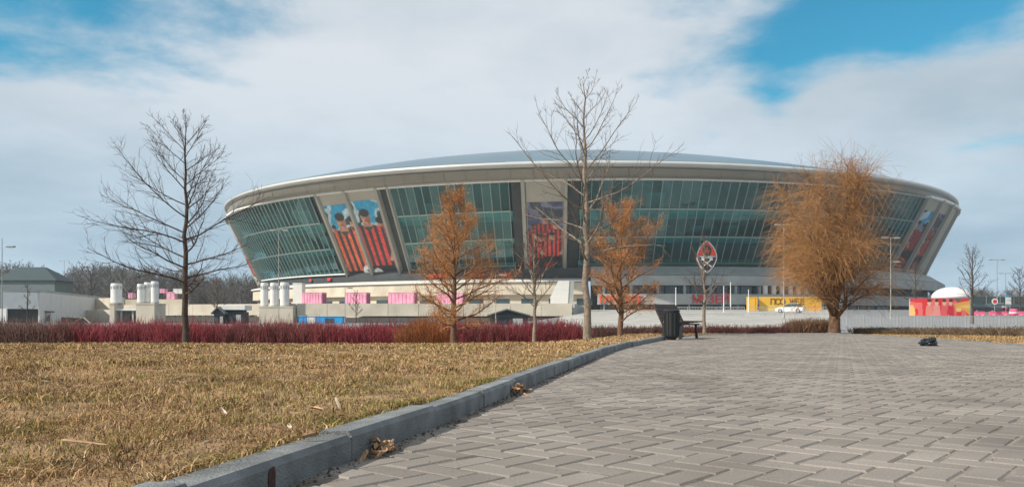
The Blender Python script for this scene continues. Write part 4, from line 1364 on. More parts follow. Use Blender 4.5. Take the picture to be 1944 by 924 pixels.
plant_tree('bare_tree', 'small pale bare tree between the taller orange tree and the tallest tree', (X(1015, d), d, gz_(1014, d)),
           grow(rg, 3.4, 0.055, 0.30, 20, lambda g: 1.25 * (1 - g) ** .5 + .2, lambda g: 0.75 + 0.45 * g, up=.15, sub_n=9, twig_n=4),
           M_barkgrey, M_twigdark)
rg = np.random.default_rng(8)
d = 26.0
g_ = grow(rg, Z(368, d) - gz_(862, d), 0.095, 0.10, 46, lambda g: 2.05 * (1 - g) ** .60 * (0.75 + .5 * min(g * 4, 1)) * .85 + .24, lambda g: 0.32 + 0.55 * g, up=.30, sub_n=13, twig_n=7, trunk_wob=.012, rmin=.0048, wob=.12)
plant_tree('orange_tree', 'taller conical tree with rusty orange twigs left of centre', (X(862, d), d, gz_(862, d)), g_, M_barkor, M_twigor,
           'rusty orange trees', twig_leaves(rg, g_[2], 8, .018, M_twigor, .085))
rg = np.random.default_rng(12)
d = 27.0
g_ = grow(rg, Z(408, d) - gz_(1178, d), 0.095, 0.12, 34, lambda g: 2.0 * (1 - g) ** .36 * (0.8 + .3 * min(g * 4, 1)) * .80 + .28, lambda g: 0.44 + 0.5 * g, up=.30, sub_n=12, twig_n=7, rmin=.0048, wob=.12)
plant_tree('orange_tree', 'shorter rounded tree with rusty orange twigs beside the tallest tree', (X(1178, d), d, gz_(1178, d) - .02), g_, M_barkor, M_twigor,
           'rusty orange trees', twig_leaves(rg, g_[2], 8, .018, M_twigor, .085))
rg = np.random.default_rng(14)
d = 30.0
plant_tree('bare_tree', 'slender bare tree standing right behind the bench below the crest', (X(1337, 31.8), 31.8, -0.05),
           grow(rg, 3.9, 0.070, 0.30, 18, lambda g: 1.25 * (1 - g) ** .5 + .2, lambda g: 0.85 + 0.4 * g, up=.15, sub_n=8, twig_n=4),
           M_barkgrey, M_twigdark)

# willow: spreading limbs and long fine arching shoots
def grow_willow(rng, H, r0):
    """short trunk forking into rising stems; each limb ends in fine shoots that arch over and hang"""
    trunk = [(np.array([[0, 0, -.3], [0.0, 0, .30], [-.03, .02, .62], [.02, 0, .95]]), np.array([r0 * 1.3, r0, r0 * .92, r0 * .82]))]
    limbs = []; twigs = []; stems = []
    for i in range(7):
        az = i * 2.4 + rng.normal(0, .25); el = rng.uniform(1.12, 1.45) if i < 4 else rng.uniform(.55, .9)
        L = H * (rng.uniform(.58, .74) if i < 4 else rng.uniform(.38, .50))
        P, Rr = poly_branch(rng, (0, 0, rng.uniform(.45, .9)), (math.cos(az) * math.cos(el), math.sin(az) * math.cos(el), math.sin(el)), L, 9, .10, .12, r0 * rng.uniform(.42, .6), .02)
        limbs.append((P, Rr)); stems.append((P, Rr, L))
    for P, Rr, L in stems:
        nb = int(9 + L * 1.4)
        for j in range(nb):
            ff = .14 + .86 * (j + rng.random()) / nb; ff = min(ff, .99)
            q, dd = along(P, ff)
            az = rng.uniform(0, 6.28); el = rng.uniform(.05, .75) + .5 * ff
            SL = H * rng.uniform(.13, .29) * (1.1 - .45 * ff)
            dv = np.array([math.cos(az) * math.cos(el), math.sin(az) * math.cos(el), math.sin(el)]) + dd * .35
            SP, SR_ = poly_branch(rng, q, dv, SL, 6, .12, .14, max(.012, np.interp(ff, np.linspace(0, 1, len(Rr)), Rr) * .42), .006)
            limbs.append((SP, SR_))
            nt_ = rng.integers(36, 62)
            for k_ in range(nt_):
                q2, d2 = along(SP, rng.uniform(.08, 1.0) ** .8)
                hgt = q2[2] / H
                upward = rng.random() < (.22 + .45 * max(0, hgt - .55))
                TL = H * rng.uniform(.06, .20) * (1.0 if not upward else .9)
                r = rng.normal(0, 1, 3); r[2] = abs(r[2]) * .4; r /= np.linalg.norm(r)
                rad_ = np.array([q2[0], q2[1], 0]); rad_ /= np.linalg.norm(rad_) + .3
                TD = d2 * .5 + r * .7 + rad_ * .3 + np.array([0, 0, .55 if upward else .05])
                TP, TR = poly_branch(rng, q2, TD, TL, 6, .25 if upward else -rng.uniform(.8, 2.1), .10, .0052, .0030)
                twigs.append((TP, TR))
                if rng.random() < .75:
                    q3, d3 = along(TP, rng.uniform(.15, .7))
                    TP2, TR2 = poly_branch(rng, q3, side_dir(rng, d3, .6, .05), TL * .5, 4, .1 if upward else -.8, .12, .0042, .0028)
                    twigs.append((TP2, TR2))
    return trunk, limbs, twigs
rg = np.random.default_rng(44)
plant_tree('willow_tree', 'broad orange brown willow with fine drooping shoots at the plaza edge', (X(1588, 32.2), 32.4, -0.1),
           grow_willow(rg, 8.0, 0.20), M_barkor, M_twigwil, rz=2.0).scale = (1.16, 1.16, 1.03)
# little bare trees farther away
rg = np.random.default_rng(61)
def far_tree(px, ytop, ybase, d, label, spread=.34, m=M_twigdark, bark=M_barkdark, n_l=22, el0=.7):
    z0 = Z(ybase, d); H_ = Z(ytop, d) - z0
    plant_tree('bare_tree', label, (X(px, d), d, z0), grow(rg, H_, H_ * .018, .25, n_l, lambda g: H_ * spread * (1 - g) ** .5 + H_ * .04, lambda g: el0 + .4 * g, up=.2, sub_n=9, twig_n=3, rmin=max(.005, d * .00013)), bark, m)
far_tree(1846, 468, 606, 62, 'grey bare tree right of the red hoarding and white dome')
far_tree(52, 535, 615, 62, 'thin sapling in front of the white warehouse', .20, n_l=9)
far_tree(412, 528, 612, 112, 'small brown bare tree above the dark huts', .40, M_twiggrey)
far_tree(676, 552, 612, 128, 'slight bare sapling on the service road between two pink containers', .34, n_l=12)
far_tree(1738, 500, 600, 96, 'faint bare tree between the willow and the red hoarding', .30, M_twiggrey, n_l=16)
far_tree(1936, 510, 600, 110, 'bare tree at the right edge of the picture behind the cars', .36)

# ------------------------------------------------------------------ hedges of upright stems
def hedge(name, label, x0, x1, y0, y1, ztop, zbase, n_, col, jag=.10, side=2, rad=.006, cat='hedge', seed=1):
    rng = np.random.default_rng(seed)
    P_ = []
    xs = rng.uniform(x0, x1, n_); ysr = rng.uniform(y0, y1, n_)
    clump = vnoise(xs, ysr, 1.5, seed + 9)
    kp_ = rng.random(n_) < .45 + .9 * clump
    xs = xs[kp_]; ysr = ysr[kp_]; n_ = len(xs)
    ztop = ztop - (.45 * ((xs - (x0 + x1) / 2) / ((x1 - x0) / 2)) ** 2 if cat == 'shrub' else 0)
    top = ztop + jag * (vnoise(xs, ysr, 1.1, seed) - .5) * 2 + rng.normal(0, jag * .5, n_)
    for i in range(n_):
        x, y, t = xs[i], ysr[i], top[i]
        lx, lyy = rng.normal(0, .16, 2)
        b = np.array([x, y, zbase]); e = np.array([x + lx, y + lyy, t]); mid = (b + e) / 2 + rng.normal(0, .03, 3)
        P_.append((np.array([b, mid, e]), np.array([rad * 1.3, rad, rad * .5])))
        for _ in range(side):
            f = rng.uniform(.15, .75); q = b + (e - b) * f
            L = (t - zbase) * rng.uniform(.25, .6)
            e2 = q + np.array([rng.normal(0, .13), rng.normal(0, .13), L])
            P_.append((np.array([q, (q + e2) / 2 + rng.normal(0, .015, 3), e2]), np.array([rad, rad * .8, rad * .45])))
    v, f = tubes(P_, 3)
    base_c = np.array(col)
    k_ = len(P_)
    patch = vnoise(np.array([p[0][0, 0] for p in P_]), np.array([p[0][0, 1] for p in P_]), .55, seed + 2)[:, None]
    mixb = np.clip(rng.random((k_, 1)) * .55 + (patch - .5) * .7, 0, 1)
    cc = (base_c * (1 - mixb) + np.array((.12, .062, .05)) * mixb) * rng.uniform(.55, 1.45, (k_, 1))
    return tag(link(name, np_mesh(name, v, [f], colors=np.repeat(cc, 9, axis=0)), M_stem), label, cat)
M_stem = mat('hedge_stems', (1, 1, 1), 0.8, var=0.2, scale=1.2, attr='col', coords='World')
M_dog = mat('dogwood_red', (0.17, 0.026, 0.034), 0.75, var=0.55, scale=0.9, coords='World')
M_dogb = mat('dogwood_brown', (0.105, 0.055, 0.048), 0.85, var=0.35, scale=1.4, coords='World')
M_dogm = mat('dogwood_maroon', (0.10, 0.028, 0.030), 0.8, var=0.35, scale=1.4, coords='World')
M_hor = mat('shrub_orange', (0.33, 0.115, 0.035), 0.85, var=0.35, scale=1.4, coords='World')
M_hbr = mat('hedge_brown', (0.17, 0.105, 0.060), 0.9, var=0.4, scale=1.4, coords='World')
hedge('dogwood_hedge', 'long crimson dogwood hedge across the back of the lawn', X(130, 31), X(1108, 31), 29.6, 32.2, 0.25, -0.75, 8600, (0.22, 0.026, 0.040), .12, 2, .0085, seed=3)
hedge('dogwood_hedge', 'dull brown end of the hedge at far left', -24.5, X(175, 31), 29.4, 32.2, 0.35, -0.75, 2600, (0.105, 0.055, 0.048), .06, 2, .0085, seed=4)
hedge('orange_shrub', 'orange shrub at the foot of the taller orange tree', X(762, 28), X(850, 28), 27.4, 28.6, 0.40, -0.55, 1100, (0.36, 0.13, 0.04), .14, 3, .006, 'shrub', seed=5)
hedge('low_hedge', 'low brownish hedge between the tallest tree and the bench', X(1112, 33.4), X(1262, 33.4), 32.7, 34.0, 0.17, -0.4, 1700, (0.105, 0.055, 0.048), .03, 2, .008, seed=6)
hedge('low_hedge', 'low dark maroon hedge behind the bench and slender tree', X(1250, 34), X(1512, 34), 33.0, 34.6, 0.19, -0.4, 3000, (0.11, 0.022, 0.028), .035, 2, .008, seed=7)
hedge('low_hedge', 'low tan hedge left of the willow trunk', X(1508, 33), X(1592, 33), 32.9, 34.2, 0.40, -0.4, 1500, (0.19, 0.115, 0.065), .03, 3, .008, seed=8)
# hedge along the right of the verge, running back towards the camera
rng = np.random.default_rng(9)
P_ = []
for i in range(5200):
    y = rng.uniform(13.0, 34.0); x = np.interp(y, [13, 20, 27, 34], [12.9, 14.0, 14.6, 14.9]) + rng.uniform(-.5, .6) + rng.normal(0, .05)
    zt_ = 0.24 + .04 * math.sin(x * 3 + y) + rng.normal(0, .035) - .008 * max(y - 20, 0)
    b = np.array([x, y, -.1]); e = np.array([x + rng.normal(0, .10), y + rng.normal(0, .10), zt_])
    P_.append((np.array([b, (b + e) / 2 + rng.normal(0, .02, 3), e]), np.array([.009, .008, .004])))
    for _ in range(2):
        q = b + (e - b) * rng.uniform(.2, .8); e2 = q + np.array([rng.normal(0, .09), rng.normal(0, .09), rng.uniform(.04, .15)])
        P_.append((np.array([q, (q + e2) / 2, e2]), np.array([.007, .006, .003])))
v, f = tubes(P_, 3)
tag(link('low_hedge', np_mesh('low_hedge', v, [f]), mat('hedge_dull', (0.135, 0.095, 0.060), 0.9, var=0.4, scale=1.4, coords='World')), 'long low dull brown hedge along the verge at the right', 'hedge')

# ------------------------------------------------------------------ far woods
def wood(name, label, specs, seed, m):
    """many coarse bare trees merged: a far mass"""
    rng = np.random.default_rng(seed)
    protos = []
    for k_ in range(5):
        tr, li, tw = grow(rng, .88, .016, .15, 20, lambda g: .42 * (1 - g) ** .28 + .06, lambda g: .60 + .45 * g, up=.2, sub_n=7, twig_n=2, rmin=.0040, limb_r=.5, trunk_wob=.01)
        v, f = tubes(tr + li[:], 3) if False else tubes([(p[::2] if len(p) > 8 else p[::3] if len(p) > 5 else p[[0, -1]], r[::2] if len(r) > 8 else r[::3] if len(r) > 5 else r[[0, -1]]) for p, r in tr + li + tw], 3)
        protos.append((v, f))
    VV = []; FF = []; b = 0
    for (x, y, z, h) in specs(rng):
        v, f = protos[rng.integers(5)]
        a = rng.uniform(0, 6.28); c, s = math.cos(a), math.sin(a); wd = rng.uniform(.8, 1.3)
        vv = np.stack([(v[:, 0] * c - v[:, 1] * s) * h * wd + x, (v[:, 0] * s + v[:, 1] * c) * h * wd + y, v[:, 2] * h + z], 1)
        VV.append(vv); FF.append(f + b); b += len(vv)
    return tag(link(name, np_mesh(name, np.concatenate(VV), [np.concatenate(FF)]), m), label, 'wood', kind='stuff')
def left_specs(rng):
    for i in range(420):
        y = rng.uniform(230, 400)
        px = rng.uniform(-60, 520)
        x = X(px, y)
        z = float(terrain_z(x, y))
        prof = np.interp(px, [-60, 60, 90, 150, 260, 330, 400, 520], [507, 503, 530, 508, 505, 516, 524, 520]) + rng.uniform(-4, 34)
        yield x, y, z, max(5.0, Z(prof, y) - z)
wood('far_wood', 'hazy bare wood on the rise at far left', left_specs, 2, M_far)
def right_specs(rng):
    for i in range(150):
        y = rng.uniform(260, 380)
        px = rng.uniform(1690, 2080); x = X(px, y); z = float(terrain_z(x, y))
        yield x, y, z, max(4.0, Z(rng.uniform(546, 566), y) - z)
wood('far_wood', 'low hazy line of bare trees at far right', right_specs, 6, M_far)
# house among the trees at far left
d = 215.0
root = thing('far_house', 'dark hipped roof house among the bare trees at far left', 'house', (X(50, d), d, float(terrain_z(X(50, d), d))))
hw_ = 8.5; zt_ = Z(505, d) - root.location.z; ze = Z(532, d) - root.location.z
MB().box(-hw_ * .9, hw_ * .9, 0, 9, 0, ze - .1).build('wall', mat('house_wall', (.12, .16, .17), .8), root)
MB().loft([[(-hw_, -.6, ze), (hw_, -.6, ze), (hw_, 9.6, ze), (-hw_, 9.6, ze)], [(-hw_ * .55, 4, zt_), (hw_ * .30, 4, zt_), (hw_ * .30, 5, zt_), (-hw_ * .55, 5, zt_)]]).build('roof', mat('house_roof', (.03, .055, .065), .8), root)
for q in (-5, -1.5, 2, 5.5):
    MB().box(q - .6, q + .6, -.08, -.005, ze * .45, ze * .75).build('window', M_winglass, root)

# ------------------------------------------------------------------ lamp posts and poles
def lamp_post(px, ytop, ybase, d, label, arms=((0.9, 0),), m=M_pole, rad=.07, head=True, z0=None):
    zb = Z(ybase, d) if z0 is None else z0
    rad *= .62
    H_ = Z(ytop, d) - zb
    root = thing('lamp_post', label, 'lamp post', (X(px, d), d, zb))
    MB().cyl(0, 0, 0, H_, rad, rad * .55, 8).build('pole', m, root)
    MB().cyl(0, 0, 0, .5, rad * 1.7, rad * 1.6, 8).build('base', m, root)
    for dx, dz in arms:
        MB().bar((0, 0, H_ - .12 - dz), (dx, 0, H_ - .05 - dz), rad * .5, 6).build('arm', m, root)
        if head:
            s = 1 if dx > 0 else -1
            MB().box(min(dx, dx + s * .6), max(dx, dx + s * .6), -.13, .13, H_ - .14 - dz, H_ - .02 - dz, .03).build('lamp_head', m, root)
            MB().box(min(dx + s * .08, dx + s * .5), max(dx + s * .08, dx + s * .5), -.09, .09, H_ - .165 - dz, H_ - .143 - dz).build('lamp_glass', M_lamp, root)
lamp_post(4, 452, 616, 60, 'grey lamp post with one arm at the left edge of the picture', ((.35, .55),))
lamp_post(529, 436, 606, 92, 'slim lamp post in front of the left glass wall', ((.5, 0), (-.5, 0)), M_polew, .09)
lamp_post(655, 545, 612, 95, 'short dark post between the first two pink containers', ((.3, 0),))
lamp_post(941, 520, 614, 62, 'thin pale pole beside the gabled hut', ((.25, 0),), M_polew, .05)
lamp_post(1488, 425, 604, 82, 'pale lamp post with two pairs of lights left of the willow crown', ((.35, 0), (-.35, 0), (.3, 2.2), (-.3, 2.2)), M_polew, .10)
lamp_post(1691, 450, 604, 80, 'pale lamp post showing through the right side of the willow', ((.3, 0), (-.3, 0), (.3, 2.4)), M_polew, .09)
lamp_post(1893, 492, 600, 130, 'tall dark lamp post, left one of two at far right', ((.7, 0), (-.7, 0)), M_pole, .13)
lamp_post(1909, 518, 600, 165, 'shorter dark lamp post, right one of two at far right', ((.8, 0), (-.8, 0)), M_pole, .14)
lamp_post(122, 494, 575, 240, 'distant lamp post rising from the far left wood', ((1.0, 0), (-1.0, 0)), M_pole, .14)
for px, y0, lab in ((1283, 548, 'slim white flagpole nearest the bench'), (1374, 545, 'slim white flagpole, left one of the pair at the red letters'),
                    (1387, 538, 'slim white flagpole, right one of the pair at the red letters'), (1421, 552, 'slim white flagpole at the left end of the yellow box')):
    d = 132.0
    zb = float(terrain_z(X(px, d), d))
    root = thing('flagpole', lab, 'flagpole', (X(px, d), d, zb), 0, 'flagpoles on the forecourt')
    MB().cyl(0, 0, 0, Z(y0, d) - zb, .10, .06, 8).build('pole', M_white, root)
    MB().lathe(0, 0, [(.02, Z(y0, d) - zb), (.13, Z(y0, d) - zb + .1), (.02, Z(y0, d) - zb + .22)], 8).build('finial', M_white, root)
for px, lab in ((1648, 'small white path light nearer the willow trunk'), (1671, 'small white path light farther from the willow trunk')):
    d = 33.5
    root = thing('path_light', lab, 'path light', (X(px, d), d, -.12), 0, 'path lights under the willow')
    MB().cyl(0, 0, 0, .24, .03, n=8).build('stem', M_pole, root)
    MB().lathe(0, 0, [(.045, .243), (.06, .27), (.06, .34), (.03, .365)], 12).build('globe', M_lamp, root)

# ------------------------------------------------------------------ railing in front of the car park
zf = lambda x, y: float(terrain_z(x, y))
rail = thing('railing', 'long grey metal railing in front of the car park at right', 'railing')
pts = [(X(px, 52 - (px - 1580) * .004), 52 - (px - 1580) * .004) for px in np.linspace(1575, 2060, 16)]
for i in range(len(pts) - 1):
    (xa, ya), (xb, yb_) = pts[i], pts[i + 1]
    za = zf(xa, ya) - .02; zb = zf(xb, yb_) - .02
    MB().cyl(xa, ya, za, za + 1.12, .035, n=8).build('post', M_steel, rail)
    mb = MB()
    for hh in (.12, 1.05):
        mb.bar((xa, ya, za + hh), (xb, yb_, zb + hh), .022, 6)
    for k_ in range(1, 12):
        f = k_ / 12
        mb.bar((xa + (xb - xa) * f, ya + (yb_ - ya) * f, za + (zb - za) * f + .13), (xa + (xb - xa) * f, ya + (yb_ - ya) * f, za + (zb - za) * f + 1.04), .011, 4)
    o_ = mb.build('bar_panel', M_steel, rail)
    o_['kind'] = 'stuff'
# crowd barriers on the forecourt
BL = ['left', 'second', 'third', 'fourth', 'fifth', 'right']
for i, px in enumerate((1436, 1462, 1490, 1518, 1546, 1574, 1292, 1319, 1346, 1373, 1400)):
    d = 100.0 if i < 6 else 96.0
    x = X(px, d); z = zf(x, d) + .03
    root = thing('crowd_barrier', 'pale metal crowd barrier before the yellow hoarding, %s of six' % BL[i] if i in (0, 5) else 'pale metal crowd barrier before the yellow hoarding, %s of six from the left' % BL[i] if i < 6 else 'metal crowd barrier in the row below the red letters, %s' % ('leftmost', 'second from the left', 'middle one', 'second from the right', 'rightmost')[i - 6], 'barrier', (x, d, z), .05 * (i % 3 - 1), 'crowd barriers on the forecourt')
    fr = MB()
    for a, b in (((-.85, 0, .25), (.85, 0, .25)), ((-.85, 0, 1.1), (.85, 0, 1.1)), ((-.85, 0, .25), (-.85, 0, 1.1)), ((.85, 0, .25), (.85, 0, 1.1))):
        fr.bar(a, b, .035, 6)
    for k_ in range(1, 9):
        fr.bar((-.85 + 1.7 * k_ / 9, 0, .25), (-.85 + 1.7 * k_ / 9, 0, 1.1), .018, 4)
    fr.build('frame', M_steel, root)
    for s in (-.6, .6):
        MB().bar((s, -.3, .02), (s, .3, .02), .03, 6).bar((s, 0, .02), (s, 0, .27), .03, 6).build('foot', M_steel, root)

# ------------------------------------------------------------------ cars, barriers and signs at the far right
def car(label, paint, loc, rz, group='parked cars'):
    root = thing('parked_car', label, 'car', loc, rz, group)
    def st(x, hw__, zl, zh, b=.08):
        return [(x, -hw__, zl), (x, -hw__, zh - b), (x, -hw__ + b, zh), (x, hw__ - b, zh), (x, hw__, zh - b), (x, hw__, zl)]
    MB().loft([st(-2.15, .70, .42, .82), st(-2.0, .82, .30, .93), st(-1.2, .87, .22, .98), st(.9, .87, .22, .97), st(1.7, .84, .24, .88), st(2.1, .74, .30, .70), st(2.18, .62, .36, .6)]).build('body', paint, root)
    MB().loft([[(-1.85, -.72, .985), (-1.85, .72, .985), (1.0, .72, .975), (1.0, -.72, .975)], [(-1.25, -.56, 1.42), (-1.25, .56, 1.42), (.15, .56, 1.42), (.15, -.56, 1.42)]]).build('greenhouse', M_winglass, root)
    MB().box(-1.28, .18, -.58, .58, 1.423, 1.47, .02).build('roof', paint, root)
    for sx in (-1.32, 1.32):
        for sy in (-.80, .80):
            w__ = MB()
            w__.loft([[(sx + .32 * math.cos(a), sy + q, .32 + .32 * math.sin(a)) for a in np.linspace(0, 2 * math.pi, 14, endpoint=False)] for q in (-.1, .1)])
            o_ = w__.build('wheel', M_tyre, root)
            r__ = MB(); r__.loft([[(sx + .19 * math.cos(a), sy + q, .32 + .19 * math.sin(a)) for a in np.linspace(0, 2 * math.pi, 10, endpoint=False)] for q in (-.115, .115)])
            r__.build('rim', M_steel, o_)
    for sy in (-.55, .55):
        MB().box(2.08, 2.17, sy - .16, sy + .16, .56, .68, .02).build('headlight', M_lamp, root)
        MB().box(-2.18, -2.1, sy - .14, sy + .14, .66, .8, .02).build('tail_light', M_red, root)
P_white = mat('car_white', (.72, .72, .72), .25, spec=.6, var=.02)
P_dark = mat('car_dark', (.02, .025, .03), .25, spec=.6, var=.02)
P_grey = mat('car_grey', (.10, .12, .13), .25, spec=.6, var=.02)
for lab, pm, px, d, rz in (('white car parked in front of the yellow hoarding', P_white, 1500, 125, 2.6), ('dark car just right of the red hoarding', P_dark, 1860, 118, .2),
                           ('dark grey car parked below the round red sign', P_grey, 1886, 122, .5), ('white car behind the pink barriers at right', P_white, 1900, 135, .1),
                           ('black car at the right edge of the picture', P_dark, 1934, 120, 0.0)):
    x = X(px, d)
    car(lab, pm, (x, d, zf(x, d) + .04), rz)
M_bar = mat('barrier_pink', (.62, .10, .20), .5, var=.1)
for i, (px, lab) in enumerate(((1858, 'pink plastic road barrier nearest the red hoarding'), (1889, 'pink plastic road barrier, left one of the close pair'), (1901, 'pink plastic road barrier, right one of the close pair'), (1941, 'pink plastic road barrier at the right edge of the picture'))):
    d = 104.0; x = X(px, d); z = zf(x, d) + .03
    root = thing('road_barrier', lab, 'barrier', (x, d, z), 0, 'pink road barriers')
    MB().prism([(-.26, 0), (.26, 0), (.26, .10), (.12, .25), (.08, .5), (-.08, .5), (-.12, .25), (-.26, .10)], -.75, .75, 'x').build('body', M_bar, root)
    MB().box(-.5, -.2, -.31, .31, -.001, .06).build('foot', M_white, root)
    MB().box(.2, .5, -.31, .31, -.001, .06).build('foot', M_white, root)
d = 100.0; x = X(1924, d)
root = thing('cushion_barrier', 'bulky bright pink barrel beside the pink barriers', 'barrel', (x, d, zf(x, d) + .03))
MB().lathe(0, 0, [(.42, 0), (.50, .12), (.50, .62), (.44, .66), (.44, .78), (.36, .86)], 16).build('drum', M_bar, root)
MB().lathe(0, 0, [(.515, .30), (.515, .45)], 16).build('band', M_white, root)
d = 112.0
x = X(1888, d); root = thing('road_sign', 'round white road sign with red centre above the parked cars', 'road sign', (x, d, zf(x, d)))
MB().cyl(0, 0, 0, Z(566, d) - zf(x, d), .05, n=8).build('post', M_pole, root)
zc_ = Z(572, d) - zf(x, d)
disc = lambda r, y0, y1: MB().loft([[(r * math.cos(a), y, zc_ + r * math.sin(a)) for a in np.linspace(0, 2 * math.pi, 20, endpoint=False)] for y in (y0, y1)])
disc(.44, -.10, -.06).build('plate', M_white, root); disc(.28, -.115, -.102).build('centre', M_red, root)
x = X(1914, d); root = thing('notice_board', 'white notice board with blue top above the parked cars', 'notice board', (x, d, zf(x, d)))
MB().box(-.38, .38, -.06, 0, Z(577, d) - zf(x, d), Z(564, d) - zf(x, d)).build('panel', M_white, root)
MB().box(-.40, .40, -.07, .01, Z(564, d) - zf(x, d) + .003, Z(560, d) - zf(x, d)).build('header', M_blue, root)
for q in (-.3, .3):
    MB().cyl(q, .06, 0, Z(562, d) - zf(x, d), .045, n=8).build('post', M_pole, root)
# dark screen of fence panels behind the cars
root = thing('screen_fence', 'long dark green fence behind the cars at far right', 'fence')
M_scr = mat('fence_green', (.035, .06, .06), .8, var=.2)
xa = X(1846, 150)
for k_ in range(14):
    x0 = xa + k_ * 2.6; z0 = zf(x0, 150)
    MB().box(x0 + .04, x0 + 2.52, 149.95, 150.05, z0, Z(563, 150)).build('panel', M_scr, root)
    MB().box(x0 - .05, x0 + .038, 149.9, 150.1, z0, Z(561, 150)).build('post', M_pole, root)

# ------------------------------------------------------------------ bench and litter bin at the kerb
bx, by = X(1259, 19.6), 19.6
axis_ang = math.atan2(.87, .50)          # length direction of the bench in plan
bench = thing('park_bench', 'dark slatted bench with high reclined back at the edge of the paving', 'bench', (bx, by, 0.0), axis_ang)
# local x runs along the bench, local -y is the front (towards the plaza)
LB = 1.75
for k_ in range(4):
    y0 = -.02 - k_ * .115
    MB().box(0, LB, y0 - .10, y0, .385 + .012 * k_, .42 + .012 * k_, .006).build('seat_slat', M_wood, bench)
for k_ in range(5):
    h0 = .45 + k_ * .086; y0 = .03 + (h0 - .42) * .46
    MB().loft([[(xx_, y0, h0), (xx_, y0 + .03, h0 - .012), (xx_, y0 + .03 + .036, h0 + .066), (xx_, y0 + .036, h0 + .078)] for xx_ in (0, LB)]).build('back_slat', M_wood, bench)
for xx_ in (.16, LB - .22):
    MB().loft([[(q, -.40, 0), (q, -.34, 0), (q, -.31, .38), (q, -.37, .38)] for q in (xx_, xx_ + .06)]).build('leg', M_black, bench)
    MB().loft([[(q, .02, 0), (q, .09, 0), (q, .07, .38), (q, .0, .38)] for q in (xx_, xx_ + .06)]).build('leg', M_black, bench)
    MB().box(xx_, xx_ + .06, -.44, .07, .345, .383).build('seat_bearer', M_black, bench)
    MB().loft([[(q, .045, .36), (q, .085, .34), (q, .085 + .245, .86), (q, .05 + .245, .88)] for q in (xx_, xx_ + .06)]).build('back_support', M_black, bench)
bn = thing('litter_bin', 'dark cylindrical litter bin standing in front of the bench', 'bin', (X(1275, 18.9), 18.9, 0.0))
MB().lathe(0, 0, [(.135, .05), (.165, .10), (.175, .62), (.18, .66)], 20).build('bucket', M_black, bn)
MB().lathe(0, 0, [(.19, .663), (.195, .70), (.16, .72), (.155, .69)], 20).build('rim', M_black, bn)
for k_ in range(14):
    a = 2 * math.pi * k_ / 14
    MB().bar((.172 * math.cos(a), .172 * math.sin(a), .09), (.186 * math.cos(a), .186 * math.sin(a), .64), .010, 4).build('slat', M_black, bn)
MB().cyl(0, 0, 0, .05, .10, .12, 14).build('foot', M_black, bn)

# ------------------------------------------------------------------ litter: black bag, dry leaves, twigs
rng = np.random.default_rng(17)
def crumple(px, py, d, label, sx, sy, sz, m, name='plastic_bag', cat='bag'):
    import mathutils.noise as mn
    bmx = bmesh.new(); bmesh.ops.create_icosphere(bmx, subdivisions=4, radius=1)
    for v in bmx.verts:
        n1 = mn.noise(v.co * 2.1 + Vector((3, 1, 7))); n2 = abs(mn.noise(v.co * 5.0)); n3 = abs(mn.noise(v.co * 10.0 + Vector((5, 5, 2))))
        r = 1 + .42 * n1 - .34 * n2 - .16 * n3
        v.co = v.co * r
        v.co.z = max(v.co.z, -.55)
        v.co = Vector((v.co.x * sx, v.co.y * sy, (v.co.z + .55) * sz))
    me = bpy.data.meshes.new(name); bmx.to_mesh(me); bmx.free()
    g = at(px, py, d)
    return tag(link(name, me, m, None, (g.x, d, 0.0)), label, cat)
M_bag = mat('black_plastic', (.012, .018, .022), .28, var=.3, scale=20, spec=.6)
crumple(1763, 650, 14.0, 'crumpled black plastic bag lying near the right edge of the paving', .155, .11, .10, M_bag)

def leaf_mesh(seed, L, W):
    rr_ = np.random.default_rng(seed)
    nx_, nw = 7, 5
    V = []
    curl = rr_.uniform(.5, 1.6); bend = rr_.uniform(-.6, .9)
    for i in range(nx_):
        f = i / (nx_ - 1); w = W * math.sin(math.pi * (0.04 + .93 * f)) ** .8
        for j in range(nw):
            g = (j / (nw - 1) - .5) * 2
            V.append((L * (f - .5), w * g * math.cos(curl * abs(g) * .6), W * (abs(g) ** 1.5) * curl * .6 + bend * L * (f - .5) ** 2 + rr_.normal(0, W * .05)))
    I = (np.arange(nx_ - 1)[:, None] * nw + np.arange(nw - 1)[None]).ravel()
    V = np.array(V); V[:, 2] -= V[:, 2].min()
    top = V.copy(); top[:, 2] += .0012
    F1 = np.stack([I, I + 1, I + 1 + nw, I + nw], 1)
    return np_mesh('dry_leaf', np.concatenate([top, V]), [F1, F1[:, ::-1] + len(V)], True)
LEAF = [leaf_mesh(k_, .085, .022) for k_ in range(5)]
for k_ in LEAF: k_.materials.append(M_dry)
M_pale = mat('pale_leaf', (.55, .47, .37), .8, var=.2, scale=30)
LEAFP = [leaf_mesh(k_ + 20, .085, .018) for k_ in range(3)]
for k_ in LEAFP: k_.materials.append(M_pale)
def ground_hit(px, py, z=0.10):
    d = (CAMZ - z) * F / (py - 612)
    return X(px, d), d
